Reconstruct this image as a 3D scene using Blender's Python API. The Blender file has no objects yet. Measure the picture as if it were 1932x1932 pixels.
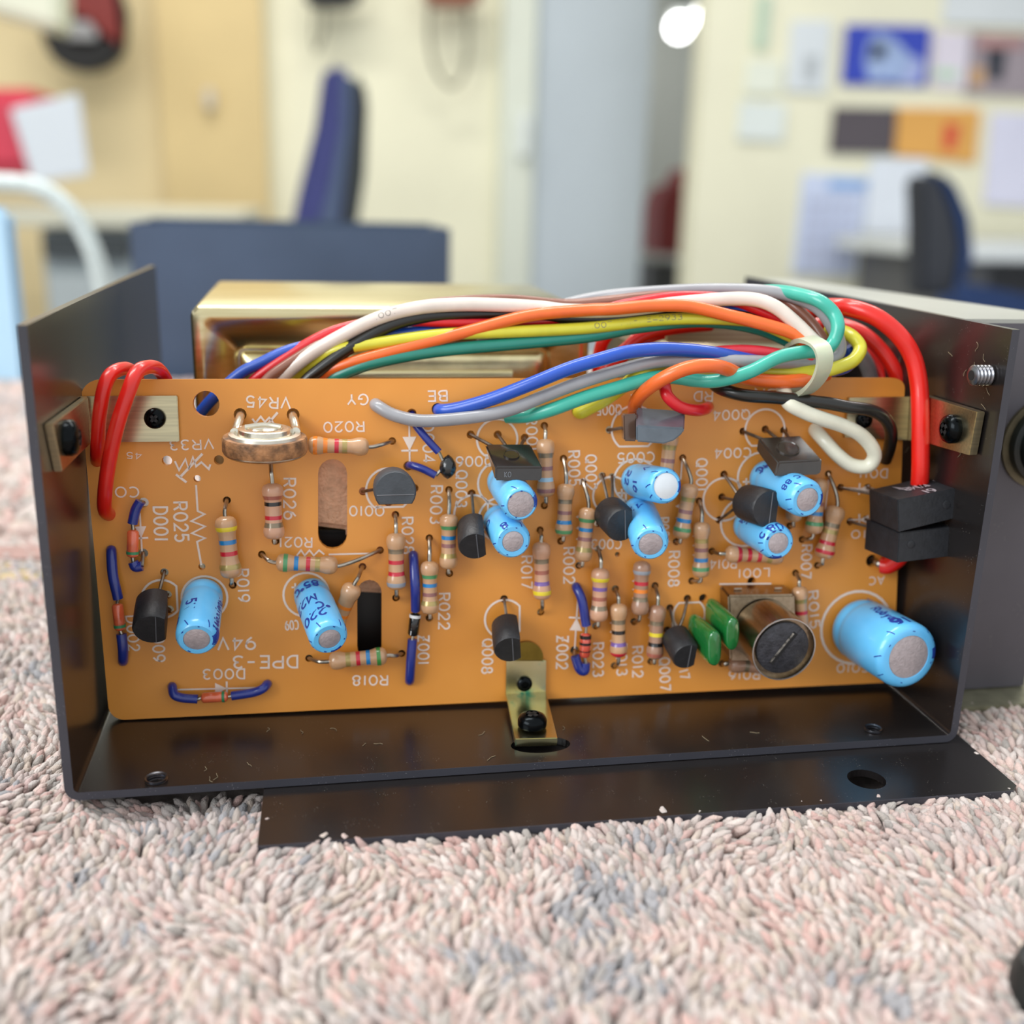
import bpy, bmesh, math, random
import numpy as np
from mathutils import Vector, Matrix, Euler
random.seed(7)
C = bpy.context.scene.collection
S = bpy.context.scene
# ---------------------------------------------------------------- camera
F = 2039.17
CAM = Vector((0.03351, -0.13047, 0.07586))
RC = Euler((1.28684, -0.02462, -0.1728), 'XYZ').to_matrix()
cd = bpy.data.cameras.new('camera'); cam = bpy.data.objects.new('camera', cd); C.objects.link(cam)
cam.location = CAM; cam.rotation_euler = (1.28684, -0.02462, -0.1728)
cd.sensor_width = 36; cd.lens = F / 1932 * 36; cd.clip_start = 0.01; cd.clip_end = 50
cd.dof.use_dof = True; cd.dof.focus_distance = 0.149; cd.dof.aperture_fstop = cd.lens / 1000 / 0.0030
cd.dof.aperture_blades = 0
S.camera = cam
# ---------------------------------------------------------------- light
w = bpy.data.worlds.new('world'); S.world = w; w.use_nodes = True
w.node_tree.nodes['Background'].inputs[0].default_value = (0.93, 0.97, 1.0, 1)
w.node_tree.nodes['Background'].inputs[1].default_value = 0.9
def area(name, loc, size, power, rot, col=(1, 1, 1), sy=None):
    l = bpy.data.lights.new(name, 'AREA'); l.energy = power; l.size = size; l.color = col
    if sy: l.shape = 'RECTANGLE'; l.size_y = sy
    o = bpy.data.objects.new(name, l); C.objects.link(o); o.location = loc; o.rotation_euler = rot; return o
area('ceiling_light', (-0.5, 0.2, 1.55), 1.2, 17, (0, 0, 0), (1, .98, .94), .25)
area('ceiling_light', (0.9, 1.0, 1.55), 1.2, 16, (0, 0, 0), (1, .98, .94), .25)
area('ceiling_light', (-0.3, 1.9, 1.55), 1.2, 19, (0, 0, 0), (1, .98, .94), .25)
area('window_light', (-1.6, -0.9, 0.9), 1.3, 26, (math.radians(62), 0, math.radians(-62)), (.95, .98, 1), 1.0)
S.view_settings.view_transform = 'Standard'; S.view_settings.look = 'None'
S.view_settings.exposure = 0.2; S.view_settings.gamma = 1; S.view_settings.use_curve_mapping = False
# ---------------------------------------------------------------- pixel measurement helpers (photo 1932 x 1932)
def ray(x, y): return (RC @ Vector((x - 966, 966 - y, -F))).normalized()
def hit(x, y, p, n):
    d = ray(x, y); return CAM + d * ((p - CAM).dot(n) / d.dot(n))
def onY(x, y, Y): return hit(x, y, Vector((0, Y, 0)), Vector((0, 1, 0)))
def onX(x, y, X): return hit(x, y, Vector((X, 0, 0)), Vector((1, 0, 0)))
def onZ(x, y, Z): return hit(x, y, Vector((0, 0, Z)), Vector((0, 0, 1)))
BO = Vector((.0015, .01952, .0013)); BR = Euler((1.45106, -.00714, -.02821), 'XYZ').to_matrix()
BU, BV, BN = BR.col[0].copy(), BR.col[1].copy(), BR.col[2].copy()
def B(x, y, h=0.0):                                    # point h metres in front of the board face
    return hit(x, y, BO + BN * h, BN)
def uv(x, y):
    p = B(x, y) - BO; return (p.dot(BU), p.dot(BV))
def UV(u, v, h=0.0): return BO + BU * u + BV * v + BN * h
def pxm(p, n):                                         # n pixels at point p in metres
    return n / F * abs((RC.transposed() @ (p - CAM)).z)
# ---------------------------------------------------------------- materials
def lin(c):
    c = c.lstrip('#'); r = []
    for i in (0, 2, 4):
        v = int(c[i:i+2], 16) / 255; r.append(v / 12.92 if v <= .04045 else ((v + .055) / 1.055) ** 2.4)
    return (*r, 1)
MATS = {}
def mat(name, col, rough=.5, metal=0., var=.12, scale=400., bump=0., bscale=None, coat=0., trans=0., alpha=1., emit=None, col2=None, ior=1.5, sub=0.):
    if name in MATS: return MATS[name]
    m = bpy.data.materials.new(name); m.use_nodes = True; nt = m.node_tree; b = nt.nodes['Principled BSDF']
    tc = nt.nodes.new('ShaderNodeTexCoord'); nz = nt.nodes.new('ShaderNodeTexNoise'); nz.inputs['Scale'].default_value = scale
    nz.inputs['Detail'].default_value = 3; nt.links.new(tc.outputs['Object'], nz.inputs['Vector'])
    mx = nt.nodes.new('ShaderNodeMix'); mx.data_type = 'RGBA'
    c = lin(col); d = lin(col2) if col2 else tuple(v * (1 - var * 2.2) for v in c[:3]) + (1,)
    mx.inputs[6].default_value = c; mx.inputs[7].default_value = d
    mr = nt.nodes.new('ShaderNodeMapRange'); mr.inputs[1].default_value = .35; mr.inputs[2].default_value = .7
    nt.links.new(nz.outputs['Fac'], mr.inputs[0]); nt.links.new(mr.outputs[0], mx.inputs[0]); nt.links.new(mx.outputs[2], b.inputs['Base Color'])
    b.inputs['Roughness'].default_value = rough; b.inputs['Metallic'].default_value = metal
    b.inputs['Coat Weight'].default_value = coat; b.inputs['Coat Roughness'].default_value = .08
    b.inputs['Transmission Weight'].default_value = trans; b.inputs['IOR'].default_value = ior; b.inputs['Alpha'].default_value = alpha
    if sub: b.inputs['Subsurface Weight'].default_value = sub; b.inputs['Subsurface Scale'].default_value = .001
    if emit: b.inputs['Emission Color'].default_value = lin(col); b.inputs['Emission Strength'].default_value = emit
    if bump:
        n2 = nt.nodes.new('ShaderNodeTexNoise'); n2.inputs['Scale'].default_value = bscale or scale; n2.inputs['Detail'].default_value = 4
        nt.links.new(tc.outputs['Object'], n2.inputs['Vector'])
        bp = nt.nodes.new('ShaderNodeBump'); bp.inputs['Strength'].default_value = bump; bp.inputs['Distance'].default_value = .0003
        nt.links.new(n2.outputs['Fac'], bp.inputs['Height']); nt.links.new(bp.outputs[0], b.inputs['Normal'])
    MATS[name] = m; return m
def dusty(name, col, rough, col2='8a8680', thr=.7, sc=900, coat=.0, metal=0.):
    """painted metal with specks of dust and lint"""
    m = mat(name, col, rough, metal, .1, 60, coat=coat)
    nt = m.node_tree; b = nt.nodes['Principled BSDF']
    tc = [n for n in nt.nodes if n.type == 'TEX_COORD'][0]
    vo = nt.nodes.new('ShaderNodeTexVoronoi'); vo.inputs['Scale'].default_value = sc; vo.feature = 'F1'
    n2 = nt.nodes.new('ShaderNodeTexNoise'); n2.inputs['Scale'].default_value = sc * .12
    nt.links.new(tc.outputs['Object'], n2.inputs['Vector'])
    nt.links.new(tc.outputs['Object'], vo.inputs['Vector'])
    lt = nt.nodes.new('ShaderNodeMath'); lt.operation = 'LESS_THAN'; lt.inputs[1].default_value = .13; nt.links.new(vo.outputs['Distance'], lt.inputs[0])
    gt = nt.nodes.new('ShaderNodeMath'); gt.operation = 'GREATER_THAN'; gt.inputs[1].default_value = thr; nt.links.new(n2.outputs['Fac'], gt.inputs[0])
    mu = nt.nodes.new('ShaderNodeMath'); mu.operation = 'MULTIPLY'; nt.links.new(lt.outputs[0], mu.inputs[0]); nt.links.new(gt.outputs[0], mu.inputs[1])
    mx = nt.nodes.new('ShaderNodeMix'); mx.data_type = 'RGBA'
    src = b.inputs['Base Color'].links[0].from_socket
    nt.links.new(src, mx.inputs[6]); mx.inputs[7].default_value = lin(col2); nt.links.new(mu.outputs[0], mx.inputs[0]); nt.links.new(mx.outputs[2], b.inputs['Base Color'])
    return m
def brushed(name, col, rough=.25, col2=None, scale=(30, 2500, 2500), var=.2):
    m = mat(name, col, rough, 1., var, 1., col2=col2)
    nt = m.node_tree; tc = [n for n in nt.nodes if n.type == 'TEX_COORD'][0]; nz = [n for n in nt.nodes if n.type == 'TEX_NOISE'][0]
    mp = nt.nodes.new('ShaderNodeMapping'); mp.inputs['Scale'].default_value = scale
    nt.links.new(tc.outputs['Object'], mp.inputs[0]); nt.links.new(mp.outputs[0], nz.inputs['Vector']); return m
# ---------------------------------------------------------------- mesh building
class MB:
    def __init__(s): s.v = []; s.f = []
    def add(s, vs, fs):
        o = len(s.v); s.v += [tuple(v) for v in vs]; s.f += [tuple(i + o for i in f) for f in fs]; return s
    def lathe(s, p0, ax, prof, n=20, ref=None, cap=True):
        """prof: (distance along axis, radius)"""
        ax = ax.normalized(); r = ref or (Vector((0, 0, 1)) if abs(ax.z) < .9 else Vector((1, 0, 0)))
        a = (r - ax * r.dot(ax)).normalized(); b = ax.cross(a); vs = []; fs = []
        for t, rad in prof:
            for k in range(n):
                an = 2 * math.pi * k / n; vs.append(p0 + ax * t + (a * math.cos(an) + b * math.sin(an)) * rad)
        for i in range(len(prof) - 1):
            for k in range(n): fs.append((i*n+k, i*n+(k+1) % n, (i+1)*n+(k+1) % n, (i+1)*n+k))
        if cap: fs.append(tuple(range(n))[::-1]); fs.append(tuple((len(prof)-1)*n+k for k in range(n)))
        return s.add(vs, fs)
    def tube(s, pts, rad, n=10, res=6, smooth=True, flat=1.0):
        P = spline(pts, res) if smooth else [Vector(p) for p in pts]
        R = rad if callable(rad) else (lambda t: rad)
        t0 = (P[1] - P[0]).normalized(); a = t0.orthogonal().normalized(); vs = []; fs = []; m = len(P)
        for i, p in enumerate(P):
            t = (P[min(i+1, m-1)] - P[max(i-1, 0)]).normalized(); a = (a - t * a.dot(t)).normalized(); b = t.cross(a)
            for k in range(n):
                an = 2*math.pi*k/n; vs.append(p + (a*math.cos(an) + b*math.sin(an)*flat) * R(i/(m-1)))
        for i in range(m-1):
            for k in range(n): fs.append((i*n+k, i*n+(k+1) % n, (i+1)*n+(k+1) % n, (i+1)*n+k))
        fs.append(tuple(range(n))[::-1]); fs.append(tuple((m-1)*n+k for k in range(n)))
        return s.add(vs, fs)
    def hexa(s, a, b):                                 # a, b: lists of 4 corners (same winding)
        return s.prism(a, b)
    def prism(s, a, b):
        n = len(a); fs = [tuple(range(n))[::-1], tuple(range(n, 2*n))]
        for k in range(n): fs.append((k, (k+1) % n, n+(k+1) % n, n+k))
        return s.add(list(a) + list(b), fs)
    def box(s, x0, x1, y0, y1, z0, z1):
        a = [(x0, y0, z0), (x1, y0, z0), (x1, y1, z0), (x0, y1, z0)]; return s.prism(a, [(p[0], p[1], z1) for p in a])
    def build(s, name, m, parent=None, loc=None, smooth=True, bevel=0, seg=2, sharp=40):
        L = Vector(loc) if loc is not None else (Vector(parent['_l']) if parent is not None else Vector((0, 0, 0)))
        me = bpy.data.meshes.new(name); me.from_pydata([tuple(Vector(v) - L) for v in s.v], [], s.f)
        bm = bmesh.new(); bm.from_mesh(me); bmesh.ops.recalc_face_normals(bm, faces=bm.faces)
        if bevel:
            ed = [e for e in bm.edges if len(e.link_faces) == 2 and e.calc_face_angle(0) > math.radians(28)]
            bmesh.ops.bevel(bm, geom=ed, offset=bevel, segments=seg, affect='EDGES', clamp_overlap=True)
        for f in bm.faces: f.smooth = smooth
        if smooth:
            for e in bm.edges:
                if len(e.link_faces) == 2 and e.calc_face_angle(0) > math.radians(sharp): e.smooth = False
        bm.to_mesh(me); bm.free()
        me.materials.append(m); o = bpy.data.objects.new(name, me); C.objects.link(o)
        if parent is not None: o.parent = parent; par_l[o.name] = L
        else: o.location = L
        o['_l'] = tuple(L)
        if parent is not None:                          # sub-part of a mesh part shares the thing's frame
            o.location = L - Vector(parent['_l'])
        return o
par_l = {}
def spline(pts, res=6):
    P = [Vector(p) for p in pts]
    if len(P) == 2: return [P[0].lerp(P[1], i/res) for i in range(res+1)]
    Q = [P[0]*2 - P[1]] + P + [P[-1]*2 - P[-2]]; out = []
    for i in range(1, len(Q)-2):
        a, b, c, d = Q[i-1:i+3]
        # centripetal-ish catmull rom
        for k in range(res):
            t = k/res; out.append(.5*((2*b) + (c-a)*t + (2*a-5*b+4*c-d)*t*t + (3*b-a-3*c+d)*t*t*t))
    out.append(P[-1]); return out
def thing(name, label, cat, loc=(0, 0, 0), group=None):
    o = bpy.data.objects.new(name, None); C.objects.link(o); o.location = loc; o.empty_display_size = .002
    o['_l'] = tuple(loc); o['label'] = label; o['category'] = cat
    if group: o['group'] = group
    return o
def tag(o, label, cat, group=None, kind=None):
    o['label'] = label; o['category'] = cat
    if group: o['group'] = group
    if kind: o['kind'] = kind
    return o
def struct(o): o['kind'] = 'structure'; return o
def cut(o, cutters):
    """boolean the cutter builders out of mesh object o"""
    for mb in cutters:
        c = mb.build('cutter', o.data.materials[0], None, loc=(0, 0, 0), smooth=False)
        md = o.modifiers.new('b', 'BOOLEAN'); md.operation = 'DIFFERENCE'; md.object = c; md.solver = 'EXACT'
        bpy.context.view_layer.update(); dg = bpy.context.evaluated_depsgraph_get()
        me = bpy.data.meshes.new_from_object(o.evaluated_get(dg)); o.modifiers.clear(); o.data = me
        bpy.data.objects.remove(c)
# ---------------------------------------------------------------- stroke lettering
def arc(cx, cy, rx, ry, a0, a1, n=10):
    return [(cx + rx*math.cos(math.radians(a0+(a1-a0)*i/n)), cy + ry*math.sin(math.radians(a0+(a1-a0)*i/n))) for i in range(n+1)]
G = {
 '0': [arc(.33, .5, .33, .5, 0, 360, 18)], 'O': [arc(.38, .5, .38, .5, 0, 360, 18)], '1': [[(.12, 0), (.12, 1)]], 'I': [[(.12, 0), (.12, 1)]],
 '2': [arc(.3, .7, .28, .3, 170, -30, 10) + [(.0, 0), (.6, 0)]], '3': [arc(.28, .75, .26, .25, 150, -90, 8), arc(.28, .26, .3, .26, 90, -150, 8)],
 '4': [[(.62, .25), (0, .25), (.47, 1), (.47, 0)]], '5': [[(.55, 1), (.08, 1), (.04, .58)] + arc(.28, .32, .3, .32, 130, -150, 10)],
 '6': [arc(.32, .32, .31, .32, 0, 360, 14), [(.02, .38), (.12, .75), (.4, 1)]], '7': [[(0, 1), (.6, 1), (.2, 0)]],
 '8': [arc(.32, .75, .25, .25, 0, 360, 12), arc(.32, .26, .31, .26, 0, 360, 12)], '9': [arc(.31, .68, .31, .32, 0, 360, 14), [(.61, .62), (.5, .25), (.22, 0)]],
 'D': [[(0, 0), (0, 1), (.25, 1)] + arc(.25, .5, .38, .5, 90, -90, 10) + [(0, 0)]], 'R': [[(0, 0), (0, 1), (.35, 1)] + arc(.35, .74, .26, .26, 90, -90, 8) + [(0, .48)], [(.33, .48), (.62, 0)]],
 'C': [arc(.4, .5, .4, .5, 50, 310, 14)], 'Q': [arc(.38, .5, .38, .5, 0, 360, 18), [(.45, .25), (.75, -.05)]], 'V': [[(0, 1), (.35, 0), (.7, 1)]],
 'Z': [[(0, 1), (.6, 1), (0, 0), (.6, 0)]], 'z': [[(0, 1), (.6, 1), (.05, 0), (.65, 0)], [(.1, .5), (.55, .5)]], 'L': [[(0, 1), (0, 0), (.55, 0)]], 'A': [[(0, 0), (.35, 1), (.7, 0)], [(.12, .33), (.58, .33)]],
 'G': [arc(.4, .5, .4, .5, 50, 340, 14) + [(.78, .45), (.45, .45)]], 'Y': [[(0, 1), (.33, .5), (.66, 1)], [(.33, .5), (.33, 0)]],
 'B': [[(0, 0), (0, 1), (.33, 1)] + arc(.33, .76, .23, .24, 90, -90, 6) + [(0, .52)], [(.33, .52)] + arc(.35, .26, .27, .26, 90, -90, 6) + [(0, 0)]],
 'E': [[(.55, 1), (0, 1), (0, 0), (.55, 0)], [(0, .5), (.48, .5)]], 'N': [[(0, 0), (0, 1), (.6, 0), (.6, 1)]], 'W': [[(0, 1), (.22, 0), (.44, 1), (.66, 0), (.88, 1)]],
 'P': [[(0, 0), (0, 1), (.35, 1)] + arc(.35, .74, .26, .26, 90, -90, 8) + [(0, .48)]], '-': [[(.05, .5), (.5, .5)]], '+': [[(0, .5), (.6, .5)], [(.3, .2), (.3, .8)]],
 'K': [[(0, 0), (0, 1)], [(.55, 1), (0, .4), (.6, 0)]], 'M': [[(0, 0), (0, 1), (.38, .3), (.76, 1), (.76, 0)]], '°': [arc(.15, .85, .14, .14, 0, 360, 8)],
 'u': [[(0, .65), (0, .2)] + arc(.22, .2, .22, .2, 180, 360, 6) + [(.44, .65)]], 'b': [[(0, 1), (0, 0)], arc(.22, .3, .22, .3, 0, 360, 10)], 'y': [[(0, .65), (.22, 0)], [(.44, .65), (.05, -.35)]],
 'c': [arc(.25, .32, .24, .32, 50, 310, 8)], 'o': [arc(.24, .32, .24, .32, 0, 360, 10)], 'n': [[(0, 0), (0, .65)], [(0, .45)] + arc(.2, .42, .2, .23, 150, 0, 6) + [(.4, 0)]],
 'S': [arc(.3, .74, .27, .26, 40, 270, 8) + arc(.3, .25, .28, .25, 90, -140, 8)], ' ': [], 'H': [[(0, 0), (0, 1)], [(.6, 0), (.6, 1)], [(0, .5), (.6, .5)]], '.': [[(.05, 0), (.1, .05)]],
}
def glyphs(txt, gap=.28):
    x = 0; out = []
    for ch in txt:
        g = G[ch]; wd = max([p[0] for l in g for p in l] + [.24 if ch in '1I°.' else .4])
        out += [[(p[0]+x, p[1]) for p in l] for l in g]; x += wd + gap
    return out, x - gap
def ribbon(pl, w):
    n = len(pl); closed = n > 3 and math.dist(pl[0], pl[-1]) < 1e-7; L = []; R = []
    for i in range(n):
        a = pl[i-1] if i else (pl[-2] if closed else pl[0]); b = pl[i+1] if i < n-1 else (pl[1] if closed else pl[-1]); p = pl[i]
        def nrm(u, v):
            dx, dy = v[0]-u[0], v[1]-u[1]; l = math.hypot(dx, dy); return (-dy/l, dx/l) if l > 1e-12 else None
        n1 = nrm(a, p); n2 = nrm(p, b); n1 = n1 or n2; n2 = n2 or n1
        if n1 is None: return None
        m = (n1[0]+n2[0], n1[1]+n2[1]); l = math.hypot(*m)
        m = n1 if l < .3 else (m[0]/l, m[1]/l); d = max(.5, m[0]*n1[0]+m[1]*n1[1]); q = w/2/d
        ext = 0
        L.append((p[0]+m[0]*q, p[1]+m[1]*q)); R.append((p[0]-m[0]*q, p[1]-m[1]*q))
    return L, R
def ink(mb, pl, w, f):
    """pl polyline in 2-D, f maps 2-D to 3-D"""
    r = ribbon(pl, w)
    if not r: return
    L, R = r; n = len(L); mb.add([f(*p) for p in L] + [f(*p) for p in R], [(i, i+1, n+i+1, n+i) for i in range(n-1)])
def letters(mb, txt, p0, p1, hgt, f, wt=.15):
    """text from p0 to p1 along the baseline; cap height hgt"""
    gl, wd = glyphs(txt); dx, dy = p1[0]-p0[0], p1[1]-p0[1]; Ln = math.hypot(dx, dy); ux, uy = dx/Ln, dy/Ln; sx = Ln/wd
    for l in gl:
        ink(mb, [(p0[0]+ux*a*sx-uy*b*hgt, p0[1]+uy*a*sx+ux*b*hgt) for a, b in l], hgt*wt, f)
# ================================================================= materials used
M_board = mat('orange_phenolic', 'e4973e', .4, 0, .10, 45, coat=.15, col2='d68930')
M_ink = mat('white_ink', 'f0ddd0', .5, 0, .05, 500)
M_black = dusty('black_paint', '1b1818', .3, col2='6e6a64', thr=.6, sc=2600, coat=.45)
M_black.node_tree.nodes['Principled BSDF'].inputs['Coat Roughness'].default_value = .2
M_blackedge = dusty('black_edge', '3a3a42', .5, col2='77757a', thr=.55, sc=2600)
M_zinc = brushed('yellow_zinc', 'c9bd9a', .28, 'b3a98c', var=.15)
M_brass = brushed('gold_zinc', 'ded3aa', .24, 'c8b98a', (40, 900, 900))
M_screw = mat('black_screw', '15181a', .22, .9, .1, 900)
M_tin = mat('tinned_lead', 'b9b2a6', .3, 1, .15, 900)
M_tin2 = mat('dull_lead', '8d7f72', .42, 1, .2, 900)
M_body = mat('resistor_tan', 'c79a72', .3, 0, .06, 300, coat=.7)
M_body2 = mat('resistor_pink', 'cf9c7c', .3, 0, .06, 300, coat=.7)
M_body3 = mat('resistor_brown', 'a87f66', .3, 0, .06, 300, coat=.7)
BC = dict(red='c81e34', blue='1c7fbe', green='4f9560', mauve='93615f', gold='b09a5c', yellow='ead22e', orange='f08420', black='181616',
          violet='7a5aa2', brown='a8604e', silver='8a7a62', grey='9aa0aa', lblue='9fc4dc', dgreen='3f8b3c')
def band_mat(k): return mat('band_' + k, BC[k], .3, .35 if k in ('gold', 'silver') else 0, .05, 500, coat=.6)
M_capb = mat('cap_blue', '68c0f2', .32, 0, .05, 200, coat=.4, col2='5cb4ea')
M_capd = mat('cap_end', 'b9aeb0', .45, .35, .08, 1500, bump=.3, bscale=3000)
M_capink = mat('cap_ink', '1a3d9a', .4, 0, .05, 500)
M_to92 = mat('black_epoxy', '2b2a2c', .45, 0, .12, 700, bump=.2, bscale=2500)
M_to92g = mat('glossy_epoxy', '2a2320', .14, 0, .1, 500, coat=.5)
M_sleeve = mat('blue_sleeve', '1e2f86', .3, 0, .06, 600, coat=.4)
M_glass = mat('orange_glass', 'ea6a42', .12, 0, .1, 700, coat=1.0)
M_bandg = mat('band_diode', '3c9160', .4)
M_green = mat('green_epoxy', '1c7434', .12, 0, .12, 300, coat=.9)
M_coil = brushed('nickel_can', 'a89a86', .25, '93846f', (1500, 300, 1500))
M_ferrite = mat('ferrite', '3a3a40', .45, .1, .25, 900, bump=.5, bscale=2500)
# ================================================================= circuit board
holes = []          # (px, py, radius m)
board = thing('circuit_board', 'orange printed circuit board standing in the black metal tray, white lettering upside down', 'circuit board', tuple(BO))
legend = MB()
def T(txt, x0, y0, x1, y1, h=1.62, f=lambda u, v: UV(u, v, .00006), mb=None, wt=.16):
    letters(mb or legend, txt, uv(x0, y0), uv(x1, y1), h/1000, f, wt)
def LN(pts, wpx=4, close=False):
    q = [uv(*p) for p in pts]
    if close: q.append(q[0])
    ink(legend, q, wpx * 6.9e-5, lambda u, v: UV(u, v, .00006))
def RING(x, y, r, a0=0, a1=360, wpx=4.5):
    c = uv(x, y); e = uv(x + r, y); R = math.dist(c, e)
    ink(legend, arc(c[0], c[1], R, R, a0, a1, 30), wpx * 6.9e-5, lambda u, v: UV(u, v, .00006))
def TRI(pts):
    q = [UV(*uv(*p), .00007) for p in pts]; legend.add(q, [tuple(range(len(q)))])
# upside-down words run right to left in the picture
for a in [('VR45', 548, 751, 466, 747, 1.35), ('VR33', 402, 829, 321, 831, 1.2), ('45', 267, 855, 240, 853, .75), ('CO', 261, 919, 218, 919, 1.25),
          ('GY', 694, 744, 656, 744, 1.3), ('BE', 843, 737, 807, 738, 1.3), ('R020', 686, 795, 611, 797, 1.25), ('R021', 588, 1014, 527, 1014, 1.25),
          ('Q010', 724, 955, 660, 955, 1.25), ('94V', 481, 1202, 411, 1204, 1.6), ('DPE-3', 561, 1237, 441, 1238, 1.6), ('D003', 461, 1262, 384, 1263, 1.3),
          ('C09', 562, 1170, 538, 1172, 1.2), ('R018', 731, 1274, 666, 1275, 1.3), ('Q006', 930, 861, 861, 862, 1.25), ('Q005', 1172, 764, 1126, 765, 1.25),
          ('C005', 1234, 853, 1166, 855, 1.3), ('RD', 1344, 739, 1310, 739, 1.25), ('Q004', 1414, 773, 1346, 775, 1.25), ('C004', 1416, 845, 1349, 847, 1.25),
          ('C003', 1172, 1018, 1117, 1018, 1.25), ('R014', 1389, 1055, 1340, 1057, 1.2), ('L001', 1451, 1072, 1393, 1074, 1.2), ('D011', 1674, 885, 1622, 885, 1.2),
          ('10', 1634, 1000, 1607, 1001, 1.1), ('AC', 1668, 1087, 1640, 1089, 1.1), ('R016', 1433, 1265, 1376, 1266, 1.2), ('C010', 1640, 1252, 1580, 1253, 1.2),
          ('EN', 950, 740, 934, 740, 1.2), ('BN', 1466, 735, 1425, 733, 1.1), ('W', 1556, 781, 1536, 780, 1.1), ('E', 1207, 745, 1190, 745, 1.0)]:
    T(a[0], a[1], a[2], a[3], a[4], h=a[5]*1.12)
# words that read downwards
for a in [('D001', 290, 957, 292, 1020, 1.5), ('R025', 327, 948, 331, 1021, 1.5), ('R019', 447, 1075, 450, 1135, 1.3), ('R026', 535, 903, 536, 979, 1.35),
          ('D002', 238, 1163, 243, 1228, 1.25), ('Q009', 287, 1180, 290, 1248, 1.3), ('R003', 813, 917, 812, 987, 1.35), ('Q003', 861, 888, 860, 956, 1.3),
          ('R028', 758, 977, 760, 1044, 1.3), ('R022', 828, 1120, 828, 1187, 1.3), ('z001', 789, 1199, 789, 1253, 1.3), ('Q008', 911, 1206, 909, 1270, 1.3),
          ('R001', 992, 788, 995, 850, 1.3), ('R005', 1072, 852, 1074, 916, 1.35), ('Q002', 1105, 859, 1106, 924, 1.3), ('R017', 984, 1050, 984, 1110, 1.3),
          ('R002', 1063, 1034, 1064, 1101, 1.35), ('z002', 1051, 1200, 1050, 1262, 1.4), ('R023', 1119, 1214, 1119, 1276, 1.3), ('R013', 1163, 1217, 1164, 1274, 1.3),
          ('R012', 1193, 1221, 1194, 1278, 1.3), ('Q007', 1244, 1242, 1246, 1303, 1.3), ('R008', 1262, 1041, 1261, 1106, 1.35), ('R004', 1242, 978, 1243, 1025, 1.3),
          ('Q001', 1314, 866, 1314, 926, 1.35), ('R007', 1513, 1029, 1511, 1091, 1.3), ('R015', 1525, 1117, 1529, 1185, 1.25), ('D004', 797, 800, 799, 872, 1.3),
          ('17', 1281, 1266, 1284, 1282, 1.2)]:
    T(a[0], a[1], a[2], a[3], a[4], h=a[5]*1.22)
# component outlines
RING(386, 1128, 43); RING(578, 1122, 43); RING(944, 912, 42); RING(944, 980, 41); RING(1199, 908, 41); RING(1208, 1002, 41, -60, 120); RING(1437, 900, 45); RING(1404, 985, 44); RING(1616, 1184, 66, wpx=6)
LN([(550, 1108), (564, 1108)], 4); LN([(557, 1100), (557, 1116)], 4); LN([(1166, 930), (1181, 930)], 4); LN([(1173, 922), (1173, 938)], 4); LN([(1401, 909), (1416, 909)], 4); LN([(1408, 902), (1408, 919)], 4)
LN([(400, 1103), (410, 1113)], 4)
def DOUT(x, y, r, flat):                                # D outline, flat side towards angle (deg, picture up = 90)
    RING(x, y, r, flat + 48, flat + 312); c = uv(x, y); e = uv(x+r, y); R = math.dist(c, e)
    q = [(c[0]+R*math.cos(math.radians(flat+s)), c[1]+R*math.sin(math.radians(flat+s))) for s in (48, 40, -40, -48)]
    ink(legend, q, 4.2*6.9e-5, lambda u, v: UV(u, v, .00006))
DOUT(305, 1130, 38, 0); DOUT(733, 925, 42, -90); DOUT(893, 970, 36, 0); DOUT(952, 1168, 37, 0); DOUT(938, 829, 38, -90); DOUT(1196, 809, 42, -90)
DOUT(1443, 811, 37, -90); DOUT(1366, 942, 39, 0); DOUT(1154, 935, 35, 0); DOUT(1300, 1160, 30, 90)
# resistor symbol R025 and trimmer symbols
LN([(370, 915), (373, 964), (386, 970), (361, 983), (387, 993), (362, 1006), (387, 1015), (372, 1022), (380, 1066)], 4)
LN([(330, 870), (338, 887), (350, 866), (356, 885), (364, 862), (370, 880), (380, 872), (394, 885), (397, 876)], 4); LN([(332, 895), (352, 910)], 5); LN([(340, 900), (382, 856)], 5)
LN([(476, 790), (482, 798), (492, 786), (500, 796), (508, 788), (516, 798)], 4); LN([(505, 800), (524, 778)], 5)
def DIODE(x0, y0, x1, y1, s=9, zen=False, rev=False):   # arrow from 0 to 1
    LN([(x0, y0), (x1, y1)], 3.5); mx, my = (x0+x1)/2, (y0+y1)/2; L = math.hypot(x1-x0, y1-y0); dx, dy = (x1-x0)/L, (y1-y0)/L
    TRI([(mx+dx*s, my+dy*s), (mx-dx*s-dy*s, my-dy*s+dx*s), (mx-dx*s+dy*s, my-dy*s-dx*s)])
    b = [(mx+dx*s-dy*s*1.2, my+dy*s+dx*s*1.2), (mx+dx*s+dy*s*1.2, my+dy*s-dx*s*1.2)]
    if zen: b = [(b[0][0]-5, b[0][1]+8)] + b
    LN(b, 4)
DIODE(264, 968, 268, 1040, 11); DIODE(332, 1301, 502, 1297, 11); DIODE(772, 802, 773, 872, 13); DIODE(1084, 1225, 1090, 1130, 12, True)
DIODE(1660, 925, 1600, 921, 9); DIODE(1660, 980, 1600, 981, 9)
LN([(620, 1046), (702, 1044)], 3.5); LN([(560, 1048), (568, 1038), (575, 1048), (584, 1038), (592, 1048), (602, 1038), (612, 1046)], 3.5)
LN([(1357, 1102), (1455, 1101)], 4); LN([(1287, 864), (1284, 905)], 3.5); LN([(1305, 960), (1303, 985)], 3.5); LN([(1563, 905), (1557, 960), (1565, 955)], 3.5)
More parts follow.
